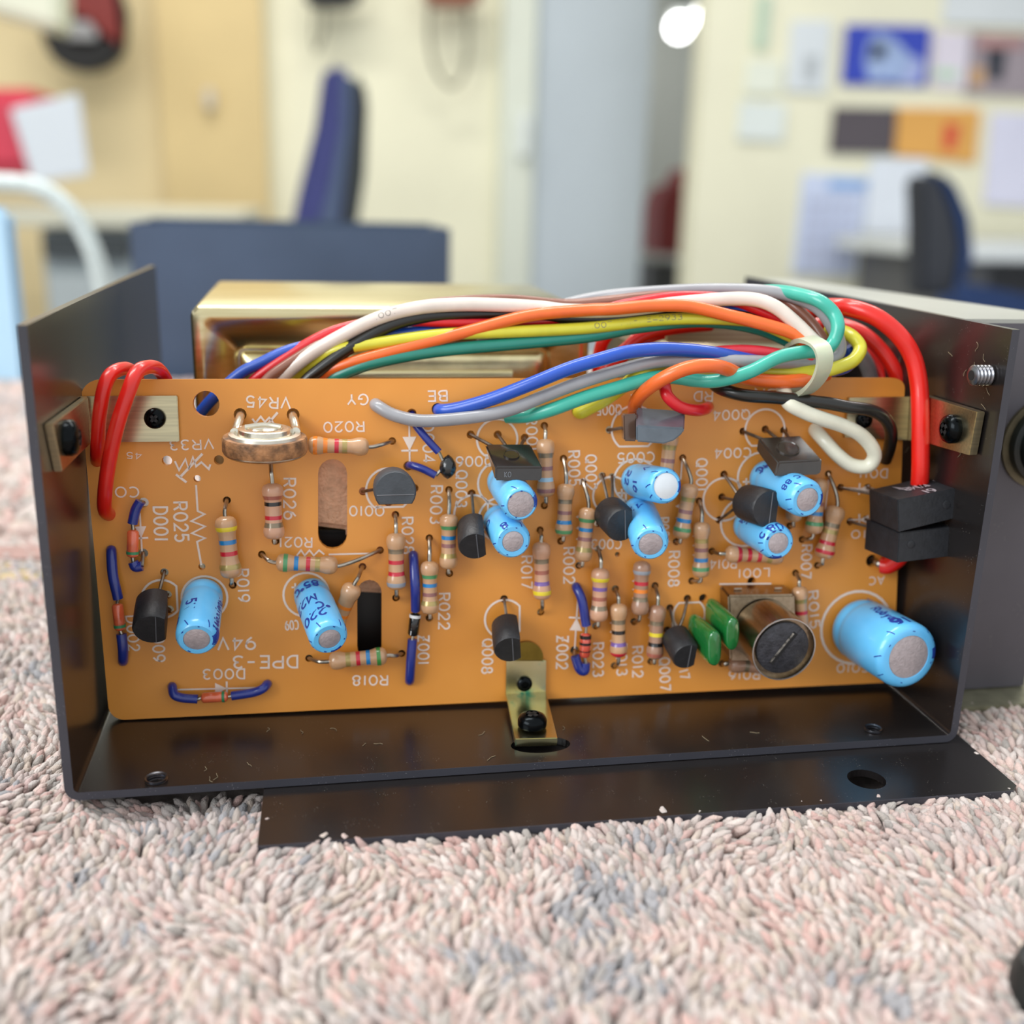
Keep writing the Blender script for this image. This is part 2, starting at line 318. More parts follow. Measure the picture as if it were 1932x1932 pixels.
for x, y, n, s in [(1058, 948, 4, 21), (1086, 975, 4, 21), (1274, 955, 3, 22), (1306, 1011, 4, 18), (1150, 1175, 3, 17), (1192, 1096, 3, 16), (1222, 1165, 4, 15)]:
    for k in range(n): TRI([(x, y+k*s), (x+7, y+k*s-4), (x+7, y+k*s+4)])
# ---------------------------------------------------------------- resistors
RP = [(0, .0), (.012, .45), (.035, .75), (.07, .93), (.13, 1.0), (.2, .98), (.26, .86), (.31, .8), (.5, .79), (.69, .8), (.74, .86), (.8, .98), (.87, 1.0), (.93, .93), (.965, .75), (.988, .45), (1, 0)]
def rprof(t):
    for (a, ra), (b, rb) in zip(RP, RP[1:]):
        if a <= t <= b: return ra + (rb-ra)*(t-a)/(b-a)
    return .8
def resistor(label, h1, a, b, h2, wpx, bands, body=None, hb=.0022, hb2=None):
    hb2 = hb if hb2 is None else hb2
    A = B(*a, hb); Z = B(*b, hb2); ax = Z - A; L = ax.length; r = pxm(A, wpx) / 2
    base = B((a[0]+b[0])/2, (a[1]+b[1])/2)
    t = thing('resistor', label, 'resistor', tuple(base), 'resistors on the orange board')
    MB().lathe(A, ax, [(u*L, rr*r) for u, rr in RP], 20).build('body', body or M_body, t)
    for k, c in bands:
        w_ = .034 if c not in ('gold', 'silver') else .04
        ts = [k-w_, k-w_/2, k, k+w_/2, k+w_]
        MB().lathe(A, ax, [(ts[0]*L, rprof(ts[0])*r*.98)] + [(u*L, rprof(u)*r*1.018) for u in ts] + [(ts[-1]*L, rprof(ts[-1])*r*.98)], 20, cap=False).build('color_band', band_mat(c), t)
    for hole, P, D, hh in ((h1, A, -ax, hb), (h2, Z, ax, hb2)):
        if hole is None: continue
        D = D.normalized(); holes.append((*hole, .00056)); H0 = B(*hole, -.0014); H1 = B(*hole, 0.0002)
        q = P + D * .0004; mid = H1.lerp(q, .55) + BN * hh * .3
        MB().tube([H0, H1, mid, q, P - D*.0006], .00030, 8, 5).build('lead', M_tin, t)
R = resistor
R('tan resistor with yellow, blue, red and gold bands right of the zigzag R025 symbol', (428, 944), (424.5, 973), (437, 1091), (439, 1104), 41, [(.2, 'yellow'), (.41, 'blue'), (.59, 'red'), (.8, 'gold')])
R('pinkish resistor with black and red bands below the round trimmer, beside R026', (511, 868), (513.5, 911), (517.6, 1018), (520, 1021), 40, [(.25, 'brown'), (.36, 'black'), (.6, 'red'), (.73, 'silver')], M_body2)
R('horizontal resistor with two orange bands and a red band touching the trimmer under R020', None, (580, 840), (697, 843), (740, 832), 35, [(.125, 'orange'), (.29, 'orange'), (.47, 'red'), (.6, 'gold')])
R('horizontal resistor with green, blue and red bands under R021, long curved lead', (494, 1046), (520, 1061), (638, 1067), (717, 1038), 35, [(.16, 'green'), (.33, 'blue'), (.52, 'red'), (.67, 'gold')])
R('tan resistor with two red bands and a grey end band beside R028', (746, 971), (747, 1005), (748, 1113), (747, 1128), 37, [(.31, 'silver'), (.5, 'red'), (.7, 'red'), (.89, 'grey')])
R('resistor with green, blue and brown bands immediately left of R022', (810, 1015), (810.5, 1058), (811.5, 1159), (810, 1166), 35, [(.28, 'green'), (.44, 'blue'), (.61, 'mauve'), (.77, 'gold')])
R('resistor with green, blue and brown bands right of the R003 lettering', (847, 924), (847, 969), (846, 1074), (848, 1082), 35, [(.24, 'green'), (.42, 'blue'), (.56, 'mauve'), (.74, 'gold')])
R('slanting tan resistor half behind the leaning blue capacitor at the lower slot, orange band showing', (684, 1069), (668, 1103), (628, 1190), None, 38, [(.44, 'orange'), (.62, 'orange')], hb=.0035, hb2=.0016)
R('horizontal resistor with gold, red, blue and green bands at the slot foot above R018', (583, 1242), (620, 1248), (731, 1237), (758, 1233), 35, [(.33, 'gold'), (.5, 'red'), (.67, 'blue'), (.85, 'dgreen')])
R('resistor with two brown bands around a pale blue one, right of the glossy Q006 transistor', (1027, 803), (1029, 827), (1030, 938), (1027, 954), 35, [(.28, 'silver'), (.5, 'mauve'), (.69, 'lblue'), (.88, 'mauve')])
R('resistor with brown, blue and green bands right of the upper blue capacitor pair, beside R005', (1063, 865), (1068, 912), (1063, 1012), (1058, 1021), 34, [(.33, 'silver'), (.54, 'mauve'), (.72, 'blue'), (.9, 'green')])
R('resistor with green, blue and brown bands just left of the Q002 transistor', (1100, 909), (1110, 957), (1099, 1060), (1092, 1067), 34, [(.23, 'green'), (.4, 'blue'), (.57, 'mauve'), (.76, 'gold')])
R('pinkish resistor with violet and yellow lower bands right of R017', (1019, 1000), (1021, 1022), (1023, 1132), (1020, 1155), 35, [(.32, 'silver'), (.51, 'brown'), (.7, 'violet'), (.86, 'yellow')], M_body2)
R('resistor with yellow top band and violet band above R023', (1129, 1036), (1133.5, 1071), (1129, 1173), (1124, 1181), 35, [(.21, 'yellow'), (.38, 'violet'), (.56, 'brown'), (.73, 'silver')], M_body2)
R('sandy resistor with black, violet and red bands left of R012', (1161, 1111), (1167, 1138), (1167, 1240), (1159, 1256), 33, [(.33, 'silver'), (.52, 'black'), (.74, 'violet'), (.93, 'red')])
R('brownish resistor with yellow, black and brown bands left of the Q007 transistor', (1236, 1105), (1241, 1141), (1235, 1244), (1228, 1248), 33, [(.32, 'silver'), (.53, 'yellow'), (.71, 'black'), (.9, 'brown')], M_body3)
R('resistor with grey, red and orange bands hanging below the middle blue capacitor', None, (1212, 1058), (1207, 1161), (1196, 1173), 34, [(.2, 'grey'), (.4, 'red'), (.54, 'orange'), (.69, 'silver')], M_body3)
R('resistor partly hidden between the grey block transistor and the blue capacitor, brown band', None, (1266, 812), (1254, 925), None, 33, [(.28, 'gold'), (.5, 'mauve'), (.68, 'blue'), (.84, 'green')])
R('resistor with brown, blue and green bands left of Q001, touching the white-topped capacitor', (1288, 864), (1303, 912), (1284, 1017), (1276, 1022), 34, [(.28, 'gold'), (.5, 'mauve'), (.66, 'blue'), (.82, 'green')])
R('resistor with gold, brown, blue and green bands right of the R008 lettering', (1319, 945), (1324, 984), (1322, 1090), (1305, 1096), 33, [(.33, 'gold'), (.49, 'mauve'), (.67, 'blue'), (.83, 'green')])
R('horizontal resistor with three red bands above R014, end hidden by a capacitor', (1343, 1040), (1368, 1045), (1478, 1050), None, 33, [(.22, 'red'), (.39, 'red'), (.56, 'red'), (.73, 'gold')])
R('resistor with green lower band peeking from behind the C004 capacitor', None, (1547, 902), (1534, 1008), (1513, 1018), 34, [(.45, 'mauve'), (.62, 'blue'), (.8, 'green')])
R('plain tan resistor end peeking below the C004 capacitor, beside a dark hole', None, (1504, 880), (1497, 985), (1490, 992), 32, [(.3, 'gold'), (.5, 'red')])
R('resistor with two red bands left of the stacked black blocks, slanting down left', (1563, 894), (1579, 954), (1553, 1054), (1542, 1067), 37, [(.36, 'silver'), (.48, 'gold'), (.69, 'red'), (.86, 'red')])
R('small resistor with a red band behind the right top edge of the metal coil can', (1501, 1081), (1508, 1106), (1516, 1206), None, 30, [(.26, 'gold'), (.48, 'red')])
R('brown shadowed resistor under the coil can beside R016', (1362, 1252), (1374, 1252), (1480, 1262), None, 33, [(.3, 'silver')], M_body3)
# ---------------------------------------------------------------- diodes in blue sleeving
def sleeve_diode(label, s1, body, s2, wb, ws, bands, glass=None, h=.0016, hole1=None, hole2=None, name='diode'):
    base = B(*body[0]); t = thing(name, label, 'diode', tuple(base), 'sleeved diodes on the orange board')
    A, Z = B(*body[0], h), B(*body[1], h); L = (Z-A).length; r = pxm(A, wb)/2
    g = MB().lathe(A, Z-A, [(0, r*.3), (L*.04, r*.8), (L*.1, r), (L*.9, r), (L*.96, r*.8), (L, r*.3)], 16).build('glass_body', glass or M_glass, t)
    for k, m_, w_ in bands:
        MB().lathe(A, Z-A, [((k-w_)*L, r*.95), ((k-w_)*L, r*1.06), ((k+w_)*L, r*1.06), ((k+w_)*L, r*.95)], 16, cap=False).build('color_band', m_, t)
    for s, e, hl in ((s1, A, hole1), (s2, Z, hole2)):
        n = len(s); pts = [B(p[0], p[1], p[2] if len(p) > 2 else h) for p in s]
        if hl is None: hl = s[0][:2]; pts = [B(*hl, -.0014)] + pts
        else: MB().tube([B(*hl, -.0014), B(*hl, .0003), pts[0]], .00028, 8, 4).build('lead', M_tin, t)
        holes.append((hl[0], hl[1], .0007)); MB().tube(pts, pxm(pts[0], ws)/2, 12, 6).build('sleeve', M_sleeve, t)
        MB().tube([pts[-1] + (pts[-1]-e)*.3, e + (e-pts[-1])*.2], .00026, 8, 2).build('lead', M_tin, t)
    return t
gb = [(.82, M_bandg, .05)]
sleeve_diode('orange glass diode in short blue sleeves left of the D001 lettering', [(265, 946), (256, 962), (250, 988)], [(251, 999), (250, 1052)], [(268, 1068), (256, 1070), (251, 1060)], 22, 19, gb, hole1=(271, 948), hole2=(270, 1044))
sleeve_diode('orange glass diode with long blue sleeves at the left board edge', [(210, 1041, .0006), (213, 1085), (223, 1130)], [(221, 1138), (227, 1190)], [(232, 1246, .0006), (232, 1225), (229, 1196)], 21, 19, gb)
sleeve_diode('horizontal orange glass diode in blue sleeves at the lower left board corner', [(325, 1296, .0005), (329, 1311), (345, 1317), (373, 1319)], [(379, 1317), (431, 1314)], [(504, 1291, .0005), (495, 1300), (476, 1307), (437, 1313)], 20, 17, gb)
M_bw = mat('band_white', 'e8e8e8', .4); M_bb = mat('band_blk', '15110f', .3)
zb = sleeve_diode('black zener diode with white ring in long blue sleeves beside Z001', [(780, 1051, .0008), (783, 1100, .0026), (784, 1152)], [(784, 1156), (779, 1200)], [(773, 1282, .0008), (775, 1250), (778, 1206)], 21, 18, [(.14, M_bw, .06)], mat('black_bead', '0c0c0d', .2, coat=.6))
A_, Z_ = B(784, 1156, .0016), B(779, 1200, .0016)
def on_dio(u, v): return A_ + (Z_-A_)*u + BN*(.00078 - abs(v)**2*400) + BU*v
zt = MB(); letters(zt, 'AL', (.42, -.0004), (.9, -.0004), .0008, lambda u, v: on_dio(u, -v-.0001) if 0 else on_dio(u, v), .16)
zt.build('printed_letters', M_bw, zb)
sleeve_diode('reddish glass diode with black stripes in curled blue sleeves beside Z002', [(1088, 1109, .0006), (1098, 1133), (1106, 1180)], [(1105, 1194), (1103, 1241)], [(1085, 1238), (1093, 1262), (1103, 1266), (1105, 1251)], 21, 18, [(.15, M_bb, .07), (.42, M_bb, .05), (.72, M_bb, .02)], mat('red_glass', 'd8523c', .12, coat=1), hole2=(1084, 1227))
tb = thing('thermistor', 'black teardrop bead on two blue sleeved legs beside the D004 lettering', 'component', tuple(B(845, 884)))
MB().lathe(B(846, 858, .0026), B(844, 910, .0026)-B(846, 858, .0026), [(0, .0001), (.0004, .0006), (.0011, .0011), (.0019, .00125), (.0026, .0011), (.0032, .0006), (.0035, .0001)], 18).build('bead', mat('black_bead2', '14181a', .25, coat=.6), tb)
for p in ([(777, 780, -.001), (780, 795, .0008), (800, 822, .0018), (828, 853, .0024)], [(770, 879, -.001), (776, 878, .001), (796, 884, .002), (822, 897, .0024)]):
    q = [B(*k) for k in p]; MB().tube(q, .00058, 10, 6).build('sleeve', M_sleeve, tb); MB().tube([q[-1], B(840, 878, .0026)], .00025, 6, 2).build('lead', M_tin, tb); holes.append((p[0][0], p[0][1], .0007))
# ---------------------------------------------------------------- transistors
def transistor(label, back, hb, front, hf, dpx, flat, lead_holes, m=None):
    """flat: picture direction the flat side faces"""
    A, Z = B(*back, hb), B(*front, hf); ax = (Z-A).normalized(); L = (Z-A).length; r = pxm(Z, dpx*1.14)/2
    fd = BU*flat[0] - BV*flat[1]; fd = (fd - ax*fd.dot(ax)).normalized(); sd = ax.cross(fd)
    t = thing('transistor', label, 'transistor', tuple(B(*back)), 'transistors on the orange board')
    sec = [(math.cos(a), math.sin(a)) for a in [math.radians(52 + (308-52)*i/18) for i in range(19)]]
    rings = []
    for tt, s in ((0, .86), (.06, .97), (.4, 1.0), (.94, 1.0), (1, .93)):
        rings.append([A + ax*(tt*L) + (fd*c + sd*q)*r*s for c, q in sec])
    mb = MB(); n = len(sec); vs = [v for g in rings for v in g]; fs = [tuple(range(n))[::-1], tuple(4*n+k for k in range(n))]
    for i in range(4):
        for k in range(n): fs.append((i*n+k, i*n+(k+1) % n, (i+1)*n+(k+1) % n, (i+1)*n+k))
    mb.add(vs, fs).build('body', m or M_to92, t, sharp=35)
    MB().tube([Z + fd*r*.15 + sd*r*.88 + ax*.00001, Z + fd*r*.15 - sd*r*.88 + ax*.00001], .00008, 6, 2).build('mould_seam', mat('seam', '6a6a6e', .5), t)
    for i, hl in enumerate(lead_holes):
        holes.append((*hl, .0006)); e = A + sd*(i-1)*r*.45 + ax*.0004; H1 = B(*hl, .0003)
        MB().tube([B(*hl, -.0014), H1, H1.lerp(e, .5)+BN*.0006, e], .00024, 6, 4).build('lead', M_tin2, t)
    return t
transistor('black half-round transistor left of the lower left blue capacitor', (294, 1133), .0022, (288, 1188), .0072, 66, (1, .12), [(310, 1080), (316, 1122), (320, 1150)])
transistor('grey half-round transistor facing the viewer right of the long board slot', (741, 917), .003, (746, 928), .0085, 70, (.0, 1), [(685, 927), (782, 921), (733, 948)], mat('grey_epoxy', '43484e', .5, bump=.2, bscale=2500))
transistor('black half-round transistor below the Q003 lettering, beside the small blue capacitor', (893, 990), .0025, (896, 1031), .0070, 56, (1, -.15), [(890, 931), (905, 985), (880, 985)])
transistor('black half-round transistor leaning over the lower bracket, right of Q008', (957, 1178), .0022, (963, 1226), .0072, 56, (1, -.12), [(951, 1130), (958, 1165), (966, 1165)])
transistor('black half-round transistor left of the two green capacitors', (1274, 1200), .0022, (1297, 1239), .0070, 51, (1, .02), [(1264, 1147), (1259, 1189), (1297, 1129)])
transistor('black half-round transistor leaning on the middle blue capacitor', (1150, 966), .0026, (1175, 991), .0075, 60, (1, -.1), [(1136, 898), (1155, 900), (1128, 987)])
transistor('black half-round transistor lying across two blue capacitors at Q001', (1408, 947), .0042, (1450, 960), .0095, 64, (1, .08), [(1366, 895), (1362, 938), (1357, 981)])
def block(label, F4, hf, K4, hk, m, lh, group='transistors on the orange board', name='transistor', cat='transistor', bev=.00022, extra=None):
    t = thing(name, label, cat, tuple(B(*K4[0])), group)
    mb = MB(); mb.prism([B(*p, hk) for p in K4], [B(*p, hf) for p in F4]); bo = mb.build('body', m, t, bevel=bev)
    c = sum((B(*p, hk) for p in K4), Vector())/len(K4)
    for i, hl in enumerate(lh):
        holes.append((*hl, .0006)); H1 = B(*hl, .0003); e = c + BU*(i-1)*.0012
        MB().tube([B(*hl, -.0014), H1, H1.lerp(e, .5)+BN*.0005, e], .00026, 6, 4).build('lead', M_tin2, t)
    return t
q6 = block('glossy black block transistor beneath the grey wire, over a small blue capacitor', [(935, 881), (1024, 881), (1022, 908), (934, 908)], .0085, [(914, 837), (1001, 837), (1003, 862), (922, 862)], .0035, M_to92g, [(888, 820), (939, 820), (990, 826)])
t_ = MB(); letters(t_, 'KO', (0, 0), (.0009, 0), .0007, lambda u, v: B(952, 900, .00862) + BU*u + BV*v, .13); t_.build('printed_letters', mat('grey_print', '77777a', .5), q6)
def dimple(F4, hf, K4, hk, m, par, r):
    a, b, c, d = B(*K4[0], hk), B(*K4[1], hk), B(*F4[1], hf), B(*F4[0], hf)
    n_ = (b-a).cross(d-a).normalized(); n_ = n_ if n_.dot(BV) > 0 else -n_; o_ = a*.27+b*.23+c*.23+d*.27
    MB().lathe(o_, n_, [(-.0003, r*1.05), (.00022, r*1.05), (.00022, r*.94), (.00008, r*.88)], 24).build('mould_dimple', m, par)
    MB().lathe(o_, n_, [(-.0003, r*.88), (.00012, r*.88), (.00010, .0001)], 24).build('dimple_floor', m, par)
dimple([(935, 881), (1024, 881)], .0085, [(914, 837), (1001, 837)], .0035, M_to92g, q6, .0011)
q5 = block('blue grey block transistor in front of the red and orange wires at Q005', [(1200, 803), (1292, 808), (1288, 818), (1271, 832), (1252, 838), (1200, 834)], .0108, [(1201, 768), (1293, 775), (1290, 796), (1272, 808), (1254, 813), (1201, 812)], .0052, mat('bluegrey_epoxy', '56606a', .3, coat=.6), [(1150, 811), (1196, 795), (1225, 800)])
MB().prism([B(*p, .004) for p in ((1172, 780), (1202, 776), (1202, 828), (1173, 828))], [B(*p, .0085) for p in ((1176, 782), (1201, 780), (1201, 833), (1177, 832))]).build('side_lobe', mat('brown_lobe', '5a4030', .25, coat=.5), q5, bevel=.0002)
q4 = block('dark brown block transistor with round dimple over the C004 capacitor', [(1469, 872), (1552, 867), (1550, 893), (1542, 897), (1461, 900)], .0088, [(1430, 825), (1510, 821), (1512, 846), (1505, 850), (1426, 850)], .0035, mat('brown_epoxy', '352e29', .2, coat=.5), [(1402, 814), (1444, 810), (1479, 812)])
dimple([(1469, 872), (1552, 867)], .0088, [(1430, 825), (1510, 821)], .0035, mat('brown_dimple', '3f3933', .15, coat=.8), q4, .00165)
# ---------------------------------------------------------------- electrolytic capacitors
def capacitor(label, base, front, hf, dpx, disc, bpx=None, texts=(), dark=False, stripe=None, em=False):
    A, Z = B(*base, .0003), B(*front, hf); ax = (Z-A).normalized(); L = (Z-A).length; r = pxm(Z, dpx)/2; rd = disc/dpx
    t = thing('capacitor', label, 'capacitor', tuple(B(*base)), 'blue electrolytic capacitors on the board')
    prof = [(0, r*.86), (.0002, r*.93), (.0009, r*.96), (.0013, r*.97), (.0017, r*.93), (.0021, r*.93), (.0026, r*.985), (.0034, r), (L-.0011, r), (L-.0006, r*.97), (L-.0002, r*.9), (L, r*.82), (L, r*rd), (L-.0003, r*rd*.98)]
    MB().lathe(A, ax, prof, 36).build('sleeve', M_capb, t)
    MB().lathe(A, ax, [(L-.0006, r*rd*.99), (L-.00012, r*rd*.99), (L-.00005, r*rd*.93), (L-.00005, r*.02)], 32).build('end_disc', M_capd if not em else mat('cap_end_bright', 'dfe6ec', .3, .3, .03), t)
    # frame for print: angle 0 faces up the board
    up = (BV - ax*BV.dot(ax)).normalized(); sd = up.cross(ax)
    mb = MB()
    def cyl(a, z):                                     # a metres round, z metres along
        an = a/r; k = L - z
        if k < 0: rr, zz = r*.82 + k, L + .00003          # on the flat rim of the end
        else:
            zz = z
            rr = r*1.008*(1 if k > .0011 else 1 - .03*(.0011-k)/.0005 if k > .0006 else .97 - .07*(.0006-k)/.0004 if k > .0002 else .9 - .08*(.0002-k)/.0002) + .00001
        return A + ax*zz + (up*math.cos(an) + sd*math.sin(an))*rr
    for tx, ang, z0, size, mode in texts:
        size *= 1.2
        a0 = math.radians(ang)*r; gl, wd = glyphs(tx)
        if mode == 'r':     # reads round the can
            for l in gl: ink(mb, [(a0 - a*size*1.0, z0 + b*size) for a, b in l], size*.2, cyl)
        else:               # reads along the can
            for l in gl: ink(mb, [(a0 + b*size, z0 + a*size) for a, b in l], size*.2, cyl)
    rng = random.Random(label)
    sub_ = lambda p_, q_, n_=7: [(p_[0]+(q_[0]-p_[0])*i_/n_, p_[1]+(q_[1]-p_[1])*i_/n_) for i_ in range(n_+1)]
    for k in range(11):     # lettering that folds over the rim of the sleeve
        an = (k + rng.uniform(-.3, .3))/11*6.28*r; l = rng.uniform(.0002, .0006)
        ink(mb, sub_((an, L-.0012), (an + l, L-.0002)) if k % 3 else sub_((an, L+.00012), (an + l, L+.00016)), .00015, cyl)
    if stripe is not None:
        a0 = math.radians(stripe)*r
        for o_ in (-.0009, -.0003, .0003, .0009): ink(mb, sub_((a0+o_, L-.0014), (a0+o_*.8, L+.0002), 9), .00058, cyl)
    if mb.v: mb.build('printed_marking', M_capink, t)
    for o_ in (-1, 1): holes.append((base[0]+o_*14, base[1], .0006))
    return t
capacitor('blue capacitor by the lower left 94V lettering, grey end pointing down', (384, 1119), (371, 1207), .0105, 80, 50, texts=[('Rubycon', 60, .0033, .0010, 'a'), ('5V', -35, .0052, .0012, 'a'), ('85', -60, .0075, .0011, 'r'), ('E', 70, .0085, .0014, 'r')], stripe=95)
capacitor('blue capacitor marked 85°C and 22 leaning over R018', (586, 1117), (622, 1206), .0115, 74, 43, texts=[('85°C', 12, .0012, .0011, 'r'), ('M22', -12, .0045, .0013, 'r'), ('°C', 18, .0068, .0012, 'r'), ('220', 0, .0084, .0013, 'r')], stripe=150)
capacitor('small blue capacitor under the glossy block transistor, upper of the overlapping pair', (948, 906), (983, 952), .0112, 70, 53, texts=[('M', 60, .006, .001, 'r')], stripe=80)
capacitor('small blue capacitor left of R017, lower of the overlapping pair', (942, 981), (968, 1022), .0100, 72, 42, texts=[('8', -20, .0085, .0011, 'r'), ('CE', -60, .0035, .001, 'r')])
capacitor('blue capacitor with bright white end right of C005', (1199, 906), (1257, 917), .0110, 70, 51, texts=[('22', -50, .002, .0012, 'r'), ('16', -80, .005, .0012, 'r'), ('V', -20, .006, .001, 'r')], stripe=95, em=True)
capacitor('blue capacitor below the C005 one, beside the leaning transistor', (1205, 964), (1228, 1027), .0115, 72, 47, texts=[('470', -5, .0032, .0012, 'r')])
capacitor('blue capacitor marked 85°C under the dimpled block transistor', (1442, 899), (1524, 943), .0125, 75, 47, texts=[('85°C', 25, .0015, .0012, 'r'), ('M', -35, .002, .001, 'r'), ('C', -6, .0095, .0009, 'r'), ('88', -36, .0095, .0009, 'r'), ('1', 38, .0115, .0011, 'r')], stripe=90)
capacitor('blue capacitor over R014, below the transistor at Q001', (1410, 990), (1469, 1025), .0110, 68, 42, texts=[('CE', -10, .0028, .0013, 'r'), ('N', -45, .002, .0011, 'r'), ('0', 15, .0095, .0012, 'r'), ('8', -15, .0095, .0012, 'r'), ('5', -55, .0095, .0012, 'r')], stripe=185)
capacitor('large blue capacitor at the lower right corner of the board', (1619, 1184), (1715, 1240), .0135, 130, 86, texts=[('Rubycon', -18, .0050, .0012, 'a'), ('16', 8, .0100, .0018, 'r'), ('u', 10, .001, .001, 'r'), ('MC', -150, .0105, .0012, 'r')], stripe=86)
# ---------------------------------------------------------------- coil can
co = thing('coil_can', 'nickel shielded coil with slotted dark ferrite core beside the large blue capacitor', 'coil', tuple(B(1420, 1160)))
bx = [(1357, 1103), (1480, 1102), (1482, 1222), (1360, 1224)]; fx = [(1374, 1124), (1500, 1122), (1503, 1246), (1378, 1248)]
MB().prism([B(*p, .0002) for p in bx], [B(*p, .0042) for p in fx]).build('square_base', M_coil, co, bevel=.0003)
Ac = B(1440, 1186, .0040); Zc = B(1479, 1225, .0115); rc = pxm(Zc, 127)/2; Lc = (Zc-Ac).length
MB().lathe(Ac, Zc-Ac, [(0, rc*.97), (Lc, rc), (Lc, rc*.965), (Lc-.0009, rc*.955), (Lc-.0009, .0001)], 48).build('can', M_coil, co, sharp=30)
MB().lathe(Ac, Zc-Ac, [(Lc, rc*1.005), (Lc+.0001, rc*1.0), (Lc+.0001, rc*.96), (Lc, rc*.955)], 48, cap=False).build('rim', mat('rim_silver', 'cfd0cf', .25, 1), co)
cr = MB().lathe(Ac, Zc-Ac, [(Lc-.0012, rc*.82), (Lc-.00045, rc*.82), (Lc-.0003, rc*.78), (Lc-.0003, .0001)], 40).build('ferrite_core', M_ferrite, co)
axc = (Zc-Ac).normalized(); sl = (B(1500, 1200, .0115) - B(1462, 1252, .0115)).normalized(); sl = (sl - axc*sl.dot(axc)).normalized(); sw = axc.cross(sl)
cc = Zc - axc*.0003
cut(cr, [MB().prism([cc - Vector(cr['_l']) + Vector(cr['_l']) - axc*.0012 + sl*a*rc*.62 + sw*b*rc*.09 for a, b in ((-1, -1), (1, -1), (1, 1), (-1, 1))], [cc + axc*.0004 + sl*a*rc*.62 + sw*b*rc*.09 for a, b in ((-1, -1), (1, -1), (1, 1), (-1, 1))])] if 0 else [])
MB().prism([cc - axc*.0004 + sl*a*rc*.60 + sw*b*rc*.085 for a, b in ((-1, -1), (1, -1), (1, 1), (-1, 1))], [cc + axc*.00003 + sl*a*rc*.60 + sw*b*rc*.085 for a, b in ((-1, -1), (1, -1), (1, 1), (-1, 1))]).build('slot', mat('slot_dark', '141416', .6), co)
MB().prism([cc + axc*.00002 + sl*a*rc*.55 + sw*(b*rc*.03+rc*.05) for a, b in ((-1, -1), (1, -1), (1, 1), (-1, 1))], [cc + axc*.00008 + sl*a*rc*.55 + sw*(b*rc*.03+rc*.05) for a, b in ((-1, -1), (1, -1), (1, 1), (-1, 1))]).build('slot_edge', mat('slot_chip', 'a39c92', .6, bump=.6, bscale=3000, var=.5, scale=1500), co)
for p in ((1392, 1114), (1468, 1113)):
    q = B(*p, .0022); MB().prism([q+BU*a*.0006+BN*b*.0001+BV*.0002 for a, b in ((-1, -1), (1, -1), (1, 1), (-1, 1))], [q+BU*a*.0006+BN*b*.0001+BV*.0004 for a, b in ((-1, -1), (1, -1), (1, 1), (-1, 1))]).build('crimp_tab', M_tin, co)
holes.append((1418, 1097, .0007))
# ---------------------------------------------------------------- green film capacitors
def film(label, back, front, hb, hf, hpx, tpx, tilt=0):
    A, Z = B(*back, hb), B(*front, hf); ax = (Z-A).normalized(); L = (Z-A).length; hh = pxm(Z, hpx)/2; th = pxm(Z, tpx)/2
    v = (BV*1 + BU*tilt); v = (v - ax*v.dot(ax)).normalized(); u = ax.cross(v)
    t = thing('film_capacitor', label, 'capacitor', tuple(B(*back)), 'green dipped film capacitors')
    sec = []
    for i in range(28):
        a = 2*math.pi*i/28; c, s_ = math.cos(a), math.sin(a); e = .62
        sec.append((math.copysign(abs(c)**.9, c), math.copysign(abs(s_)**e, s_)))
    rings = []
    for tt, sc_ in ((0, .25), (.03, .6), (.08, .85), (.16, .97), (.5, 1), (.86, 1), (.94, .95), (.98, .82), (1.0, .55), (1.005, .1)):
        rings.append([A + ax*tt*L + u*c*th*(sc_ if sc_ < 1 else 1) + v*s_*hh*(.75+.25*sc_ if sc_ > .3 else sc_*2) for c, s_ in sec])
    n = 28; vs = [q for g in rings for q in g]; m = len(rings); fs = [tuple(range(n))[::-1], tuple((m-1)*n+k for k in range(n))]
    for i in range(m-1):
        for k in range(n): fs.append((i*n+k, i*n+(k+1) % n, (i+1)*n+(k+1) % n, (i+1)*n+k))
    MB().add(vs, fs).build('body', M_green, t, sharp=80)
    return t
film('green dipped film capacitor next to the black transistor, left of the pair', (1306, 1186), (1350, 1225), .0012, .0095, 72, 31, -.08)
film('green dipped film capacitor next to the coil can, right of the pair', (1338, 1154), (1384, 1198), .0012, .0095, 68, 30, -.08)
holes += [(1298, 1131, .0006), (1327, 1129, .0007)]
LN([(1268, 1175), (1270, 1195)], 4)
# ---------------------------------------------------------------- trimmer
tr = thing('trimmer', 'round brown trimmer with silver wiper standing off the board under VR45', 'potentiometer', tuple(B(500, 800)))
ct = B(500, 838, .0062); up = (BV + BN*.13 + BU*.02).normalized(); rt = pxm(ct, 158)/2
MB().lathe(ct, up, [(-.0012, rt*.96), (-.0008, rt), (.0008, rt), (.0011, rt*.97)], 44).build('phenolic_disc', mat('phenolic', 'b07c50', .6, var=.35, scale=700, bump=.5, bscale=2500), tr)
MB().lathe(ct, up, [(-.0015, rt*.9), (-.0012, rt*.97), (-.00105, rt*.97)], 44).build('rear_plate', M_tin, tr)
MB().lathe(ct+up*.0011, up, [(0, rt*.86), (.0004, rt*.84), (.0005, rt*.72), (.0002, rt*.68)], 44).build('carbon_ring', mat('silver_matt', 'd6d0c2', .35, .8, .1), tr)
MB().lathe(ct+up*.0013, up, [(0, rt*.64), (.0009, rt*.62), (.0011, rt*.5), (.0009, rt*.42), (.0004, rt*.36)], 40).build('wiper_dial', mat('wiper_metal', 'e4ddcc', .22, .9, .1), tr)
